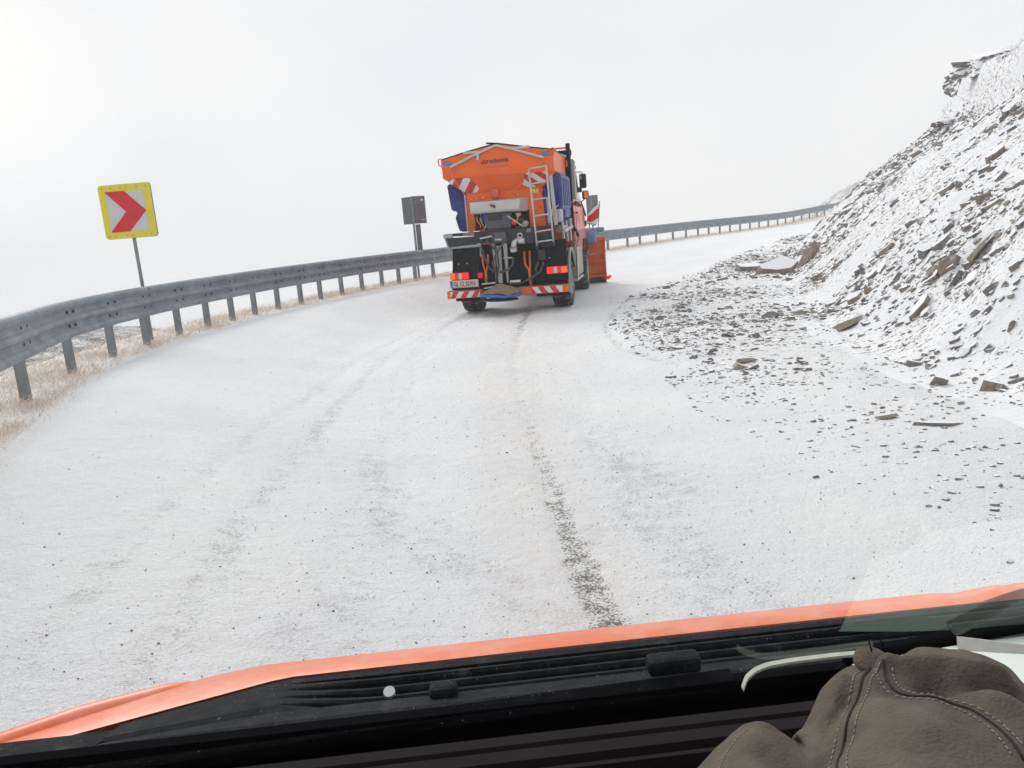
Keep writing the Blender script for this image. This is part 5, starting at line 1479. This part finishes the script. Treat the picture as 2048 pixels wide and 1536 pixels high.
# roof over the seats, doors' sills, so that daylight comes in through the glass
MB().box(-1.0, 1.15, -1.4, .12, H + .395, H + .44, 0, .01).build('roof', M['headliner'], van)
MB().box(-1.0, 1.15, -1.45, -1.40, H - 1.2, H + .44).build('rear_wall', M['headliner'], van)
MB().box(-1.03, -1.0, -1.4, .55, H - 1.2, H - .35).build('door_panel', M['headliner'], van)
MB().box(1.15, 1.18, -1.4, .55, H - 1.2, H - .35).build('door_panel', M['headliner'], van)
# dashboard in lengthwise steps
db = MB().prism([(.965, H - .735), (.95, H - .72), (.93, H - .72), (.925, H - .672), (.918, H - .667), (.897, H - .665), (.893, H - .672), (.889, H - .672), (.885, H - .664), (.861, H - .662), (.857, H - .674), (.850, H - .674), (.846, H - .664), (.838, H - .663), (.833, H - .690), (.80, H - .69), (.795, H - .668), (.70, H - .655), (.55, H - .66), (.50, H - .80), (.45, H - 1.2), (.965, H - 1.2)], 'x', -.98, 1.13)
dash = db.build('dashboard', M['dash'], van)
MB().box(-.98, 1.13, .93, 1.045, H - .80, H - .765).build('defroster_slot', M['seal'], dash)
MB().box(-1.0, 1.15, 1.047, 1.06, H - 1.25, H - .716).build('bulkhead', M['seal'], van)
MB().tube([V3(.52, 1.004, -.668), V3(.70, .998, -.645), V3(.86, .995, -.632), V3(1.1, .99, -.62)], .012, 8).build('corner_seal', M['seal'], van)

# papers on the dashboard
def cr_path(P, n):
    c = spline([(p[0], p[1]) for p in P], n); zz = np.interp(c[:, 0], [p[0] for p in P], [p[2] for p in P])
    return [(a, b, z) for (a, b), z in zip(c, zz)]
pp = MB()
top = [(.512, .968, -.652), (.60, .978, -.652), (.69, .985, -.651), (.80, .987, -.650), (1.05, .985, -.652)]
bot = [(.588, .842, -.656), (.66, .835, -.656), (.74, .83, -.655), (.84, .83, -.655), (1.08, .83, -.656)]
for dz in (0,):
    a = [V3(*p) for p in top]; b = [V3(*p) for p in bot]
    lo_a = [V3(p[0], p[1], p[2] - .004) for p in top]; lo_b = [V3(p[0], p[1], p[2] - .004) for p in bot]
    n_ = len(a)
    pp.add(a + b + lo_a + lo_b, [(i, i + 1, n_ + i + 1, n_ + i) for i in range(n_ - 1)] + [(2 * n_ + i, 2 * n_ + i + 1, i + 1, i) for i in range(n_ - 1)] + [(n_ + i, n_ + i + 1, 3 * n_ + i + 1, 3 * n_ + i) for i in range(n_ - 1)])
ps = pp.build('paper_sheet', M['paper'])
ps.rotation_euler = (0, 0, R(3.3))
tag(ps, 'white sheet of paper lying under the suede cap at the foot of the windscreen', 'paper')
cr = MB().prism([(0, 0), (.016, .012), (.022, .010), (.008, -.002)], 'x', 0, .17)
fd_ = cr.build('folded_edge', M['paper_edge'], ps)
fd_.location = V3(.675, .972, -.651); fd_.rotation_euler = (0, R(3), R(-22))
path = cr_path([(.352, .970, -.671), (.362, .980, -.662), (.378, .988, -.657), (.40, .993, -.654), (.44, .994, -.652), (.50, .992, -.650), (.56, .990, -.650)], 40)
sp_ = MB().loft([[V3(x, y - .0045, z - .003), V3(x, y + .005, z - .003), V3(x, y + .005, z + .001), V3(x, y - .004, z + .0005)] for x, y, z in path], True).build('paper_strip', M['paper_edge'])
sp_.rotation_euler = (0, 0, R(3.3))
tag(sp_, 'narrow white strip curving down at its left end, left of the cap button', 'strip')

# cap: a soft crown thrown on the dashboard (rows run from its far rim over the crown towards us)
CAP = [
    [(0.197, 0.696, -0.573), (0.194, 0.677, -0.566), (0.189, 0.652, -0.558), (0.184, 0.628, -0.549), (0.171, 0.585, -0.531)],
    [(0.231, 0.721, -0.568), (0.225, 0.690, -0.553), (0.215, 0.654, -0.540), (0.204, 0.617, -0.531), (0.188, 0.567, -0.518)],
    [(0.258, 0.739, -0.563), (0.247, 0.696, -0.542), (0.234, 0.654, -0.528), (0.219, 0.608, -0.520), (0.201, 0.555, -0.509)],
    [(0.283, 0.743, -0.559), (0.266, 0.697, -0.536), (0.250, 0.650, -0.522), (0.232, 0.600, -0.513), (0.216, 0.547, -0.504)],
    [(0.302, 0.734, -0.561), (0.283, 0.689, -0.540), (0.266, 0.643, -0.524), (0.247, 0.595, -0.513), (0.230, 0.545, -0.504)],
    [(0.316, 0.717, -0.566), (0.300, 0.679, -0.547), (0.281, 0.636, -0.529), (0.261, 0.589, -0.515), (0.243, 0.543, -0.504)],
    [(0.328, 0.722, -0.575), (0.314, 0.684, -0.554), (0.295, 0.638, -0.533), (0.274, 0.587, -0.516), (0.256, 0.541, -0.504)],
    [(0.326, 0.735, -0.571), (0.328, 0.709, -0.558), (0.314, 0.659, -0.535), (0.289, 0.596, -0.515), (0.265, 0.537, -0.503)],
    [(0.342, 0.746, -0.566), (0.339, 0.712, -0.550), (0.327, 0.667, -0.531), (0.297, 0.596, -0.512), (0.272, 0.534, -0.501)],
    [(0.364, 0.766, -0.558), (0.350, 0.719, -0.535), (0.338, 0.673, -0.522), (0.312, 0.604, -0.508), (0.281, 0.530, -0.499)],
    [(0.388, 0.788, -0.549), (0.370, 0.733, -0.524), (0.356, 0.685, -0.515), (0.327, 0.610, -0.504), (0.292, 0.525, -0.496)],
    [(0.416, 0.802, -0.542), (0.395, 0.746, -0.519), (0.374, 0.692, -0.511), (0.343, 0.609, -0.501), (0.306, 0.519, -0.493)],
    [(0.448, 0.801, -0.535), (0.419, 0.746, -0.515), (0.395, 0.693, -0.508), (0.364, 0.608, -0.497), (0.325, 0.512, -0.489)],
    [(0.481, 0.803, -0.536), (0.447, 0.745, -0.519), (0.426, 0.693, -0.511), (0.394, 0.610, -0.497), (0.347, 0.507, -0.489)],
    [(0.528, 0.823, -0.542), (0.488, 0.758, -0.522), (0.463, 0.709, -0.508), (0.427, 0.622, -0.501), (0.369, 0.507, -0.491)],
    [(0.565, 0.826, -0.549), (0.519, 0.758, -0.527), (0.490, 0.706, -0.511), (0.450, 0.620, -0.503), (0.390, 0.506, -0.494)],
    [(0.595, 0.812, -0.554), (0.547, 0.749, -0.533), (0.513, 0.695, -0.513), (0.473, 0.619, -0.504), (0.408, 0.505, -0.496)],
    [(0.609, 0.782, -0.559), (0.565, 0.729, -0.538), (0.531, 0.681, -0.517), (0.496, 0.618, -0.507), (0.426, 0.506, -0.498)],
    [(0.604, 0.738, -0.563), (0.575, 0.703, -0.542), (0.547, 0.666, -0.522), (0.514, 0.615, -0.512), (0.443, 0.507, -0.502)],
    [(0.593, 0.693, -0.566), (0.569, 0.665, -0.549), (0.542, 0.629, -0.531), (0.514, 0.590, -0.519), (0.461, 0.512, -0.509)],
]
ctrl = np.array(CAP)
def cr_interp(A, n, axis):
    A = np.moveaxis(A, axis, 0); m = len(A)
    Q = np.concatenate([2 * A[:1] - A[1:2], A, 2 * A[-1:] - A[-2:-1]])
    t = np.linspace(0, m - 1, n); i = np.minimum(t.astype(int), m - 2); f = (t - i)
    f = f.reshape((-1,) + (1,) * (A.ndim - 1))
    a, b, c, d = Q[i], Q[i + 1], Q[i + 2], Q[i + 3]
    out = .5 * ((2 * b) + (-a + c) * f + (2 * a - 5 * b + 4 * c - d) * f * f + (-a + 3 * b - 3 * c + d) * f ** 3)
    return np.moveaxis(out, 0, axis)
S = cr_interp(cr_interp(ctrl, 150, 0), 64, 1)
# soft folds pressed into the cloth
def seg_d(x, y, p, q):
    p, q = np.array(p), np.array(q); v = q - p
    t = np.clip(((x - p[0]) * v[0] + (y - p[1]) * v[1]) / (v @ v), 0, 1)
    return np.hypot(x - p[0] - t * v[0], y - p[1] - t * v[1])
sxx, syy = S[..., 0], S[..., 1]
fold = np.zeros(sxx.shape)
for p, q, h_, w_ in (((0.443, 0.757), (0.540, 0.708), .010, .014), ((0.460, 0.708), (0.531, 0.677), -.010, .013), ((0.487, 0.699), (0.518, 0.637), .006, .016), ((0.469, 0.774), (0.531, 0.752), -.008, .012), ((0.363, 0.708), (0.327, 0.673), -.007, .012),
                     ((0.336, 0.646), (0.292, 0.619), -.006, .014), ((0.257, 0.655), (0.274, 0.619), -.005, .018), ((0.398, 0.664), (0.416, 0.619), .004, .03), ((0.381, 0.743), (0.354, 0.708), .005, .010)):
    fold += 2.1 * h_ * np.exp(-(seg_d(sxx, syy, p, q) / w_) ** 2)
S[..., 2] += fold + fbm(sxx, syy, 18, 3, 101) * .017 + fbm(sxx, syy, 60, 2, 103) * .0016
rim_ = S[:, :1].copy(); rim_[..., 2] = -.668; rim_[..., 1] += .004
mid_ = S[:, :1].copy(); mid_[..., 2] -= .012; mid_[..., 1] += .010
end_ = S[:, -1:].copy(); end_[..., 2] = -.668
S = np.concatenate([rim_, mid_, S, end_], 1)
cm = MB(); cm.loft([[V3(*p) for p in row] for row in S], False, 0, True, closed=False)
cap_ = cm.build('cap', M['suede'])
cap_.rotation_euler = (0, 0, R(3.3))
tag(cap_, 'crumpled olive brown suede cap with a covered button, lying on the dashboard', 'cap')
from mathutils.bvhtree import BVHTree
bvh = BVHTree.FromPolygons([v.co[:] for v in cap_.data.vertices], [p.vertices[:] for p in cap_.data.polygons])
def on_cap(x, y, up=.002):
    h = bvh.ray_cast(Vector((x, y, H + .2)), Vector((0, 0, -1)))
    if h[0] is None: return Vector(V3(x, y, -.6))
    return h[0] + Vector((0, 0, up))
def seam_path(pts, n):
    return spline(pts, n)
SEAMS = [[(0.430, 0.763), (0.404, 0.738), (0.386, 0.713), (0.365, 0.687), (0.345, 0.661), (0.328, 0.637), (0.314, 0.618), (0.304, 0.599), (0.292, 0.575)],
         [(0.434, 0.752), (0.425, 0.729), (0.423, 0.708), (0.435, 0.690), (0.454, 0.675), (0.468, 0.657), (0.473, 0.630), (0.470, 0.602), (0.464, 0.574)],
         [(0.266, 0.719), (0.250, 0.704), (0.232, 0.686), (0.218, 0.666), (0.209, 0.650)]]
for si, sm in enumerate(SEAMS):
    c = seam_path(sm, 90)
    if si < 2:
        MB().tube([on_cap(x, y, .0006) for x, y in c[::2]], .0016, 6).build('seam', M['suede_dk'], cap_)
    tg = np.gradient(c, axis=0); tg /= np.linalg.norm(tg, axis=1)[:, None]
    nr = np.stack([-tg[:, 1], tg[:, 0]], -1)
    L_ = np.r_[0, np.cumsum(np.linalg.norm(np.diff(c, axis=0), axis=1))]
    for side in ((-1, 1) if si < 2 else (0,)):
        thr = MB(); s_ = .006 if si < 2 else 0
        while s_ < L_[-1] - .004:
            i, j = np.searchsorted(L_, s_), min(np.searchsorted(L_, s_ + .0042), len(c) - 1)
            a = c[i] + nr[i] * side * .0085; b = c[j] + nr[j] * side * .0085
            thr.tube([on_cap(a[0], a[1], .0002), on_cap((a[0] + b[0]) / 2, (a[1] + b[1]) / 2, .0011), on_cap(b[0], b[1], .0002)], .0008, 5)
            s_ += random.uniform(.0058, .0074)
        t_ob = thr.build('stitching', M['thread'], cap_)
        t_ob['kind'] = 'stuff'
bt = MB().lathe(on_cap(.430, .766, .002), (.05, -.35, 1), [(-.008, .0), (-.008, .0170), (-.004, .0205), (.001, .0208), (.004, .0185), (.0055, .010), (.0058, 0)], 24)
bt.build('button', M['suede'], cap_)
for pts in ([(.432, .772, -.508), (.437, .787, -.503), (.442, .802, -.500)], [(.446, .775, -.512), (.452, .784, -.506), (.450, .792, -.502)]):
    MB().tube([V3(*p) for p in pts], .0009, 5).build('loose_thread', M['seal'], cap_)
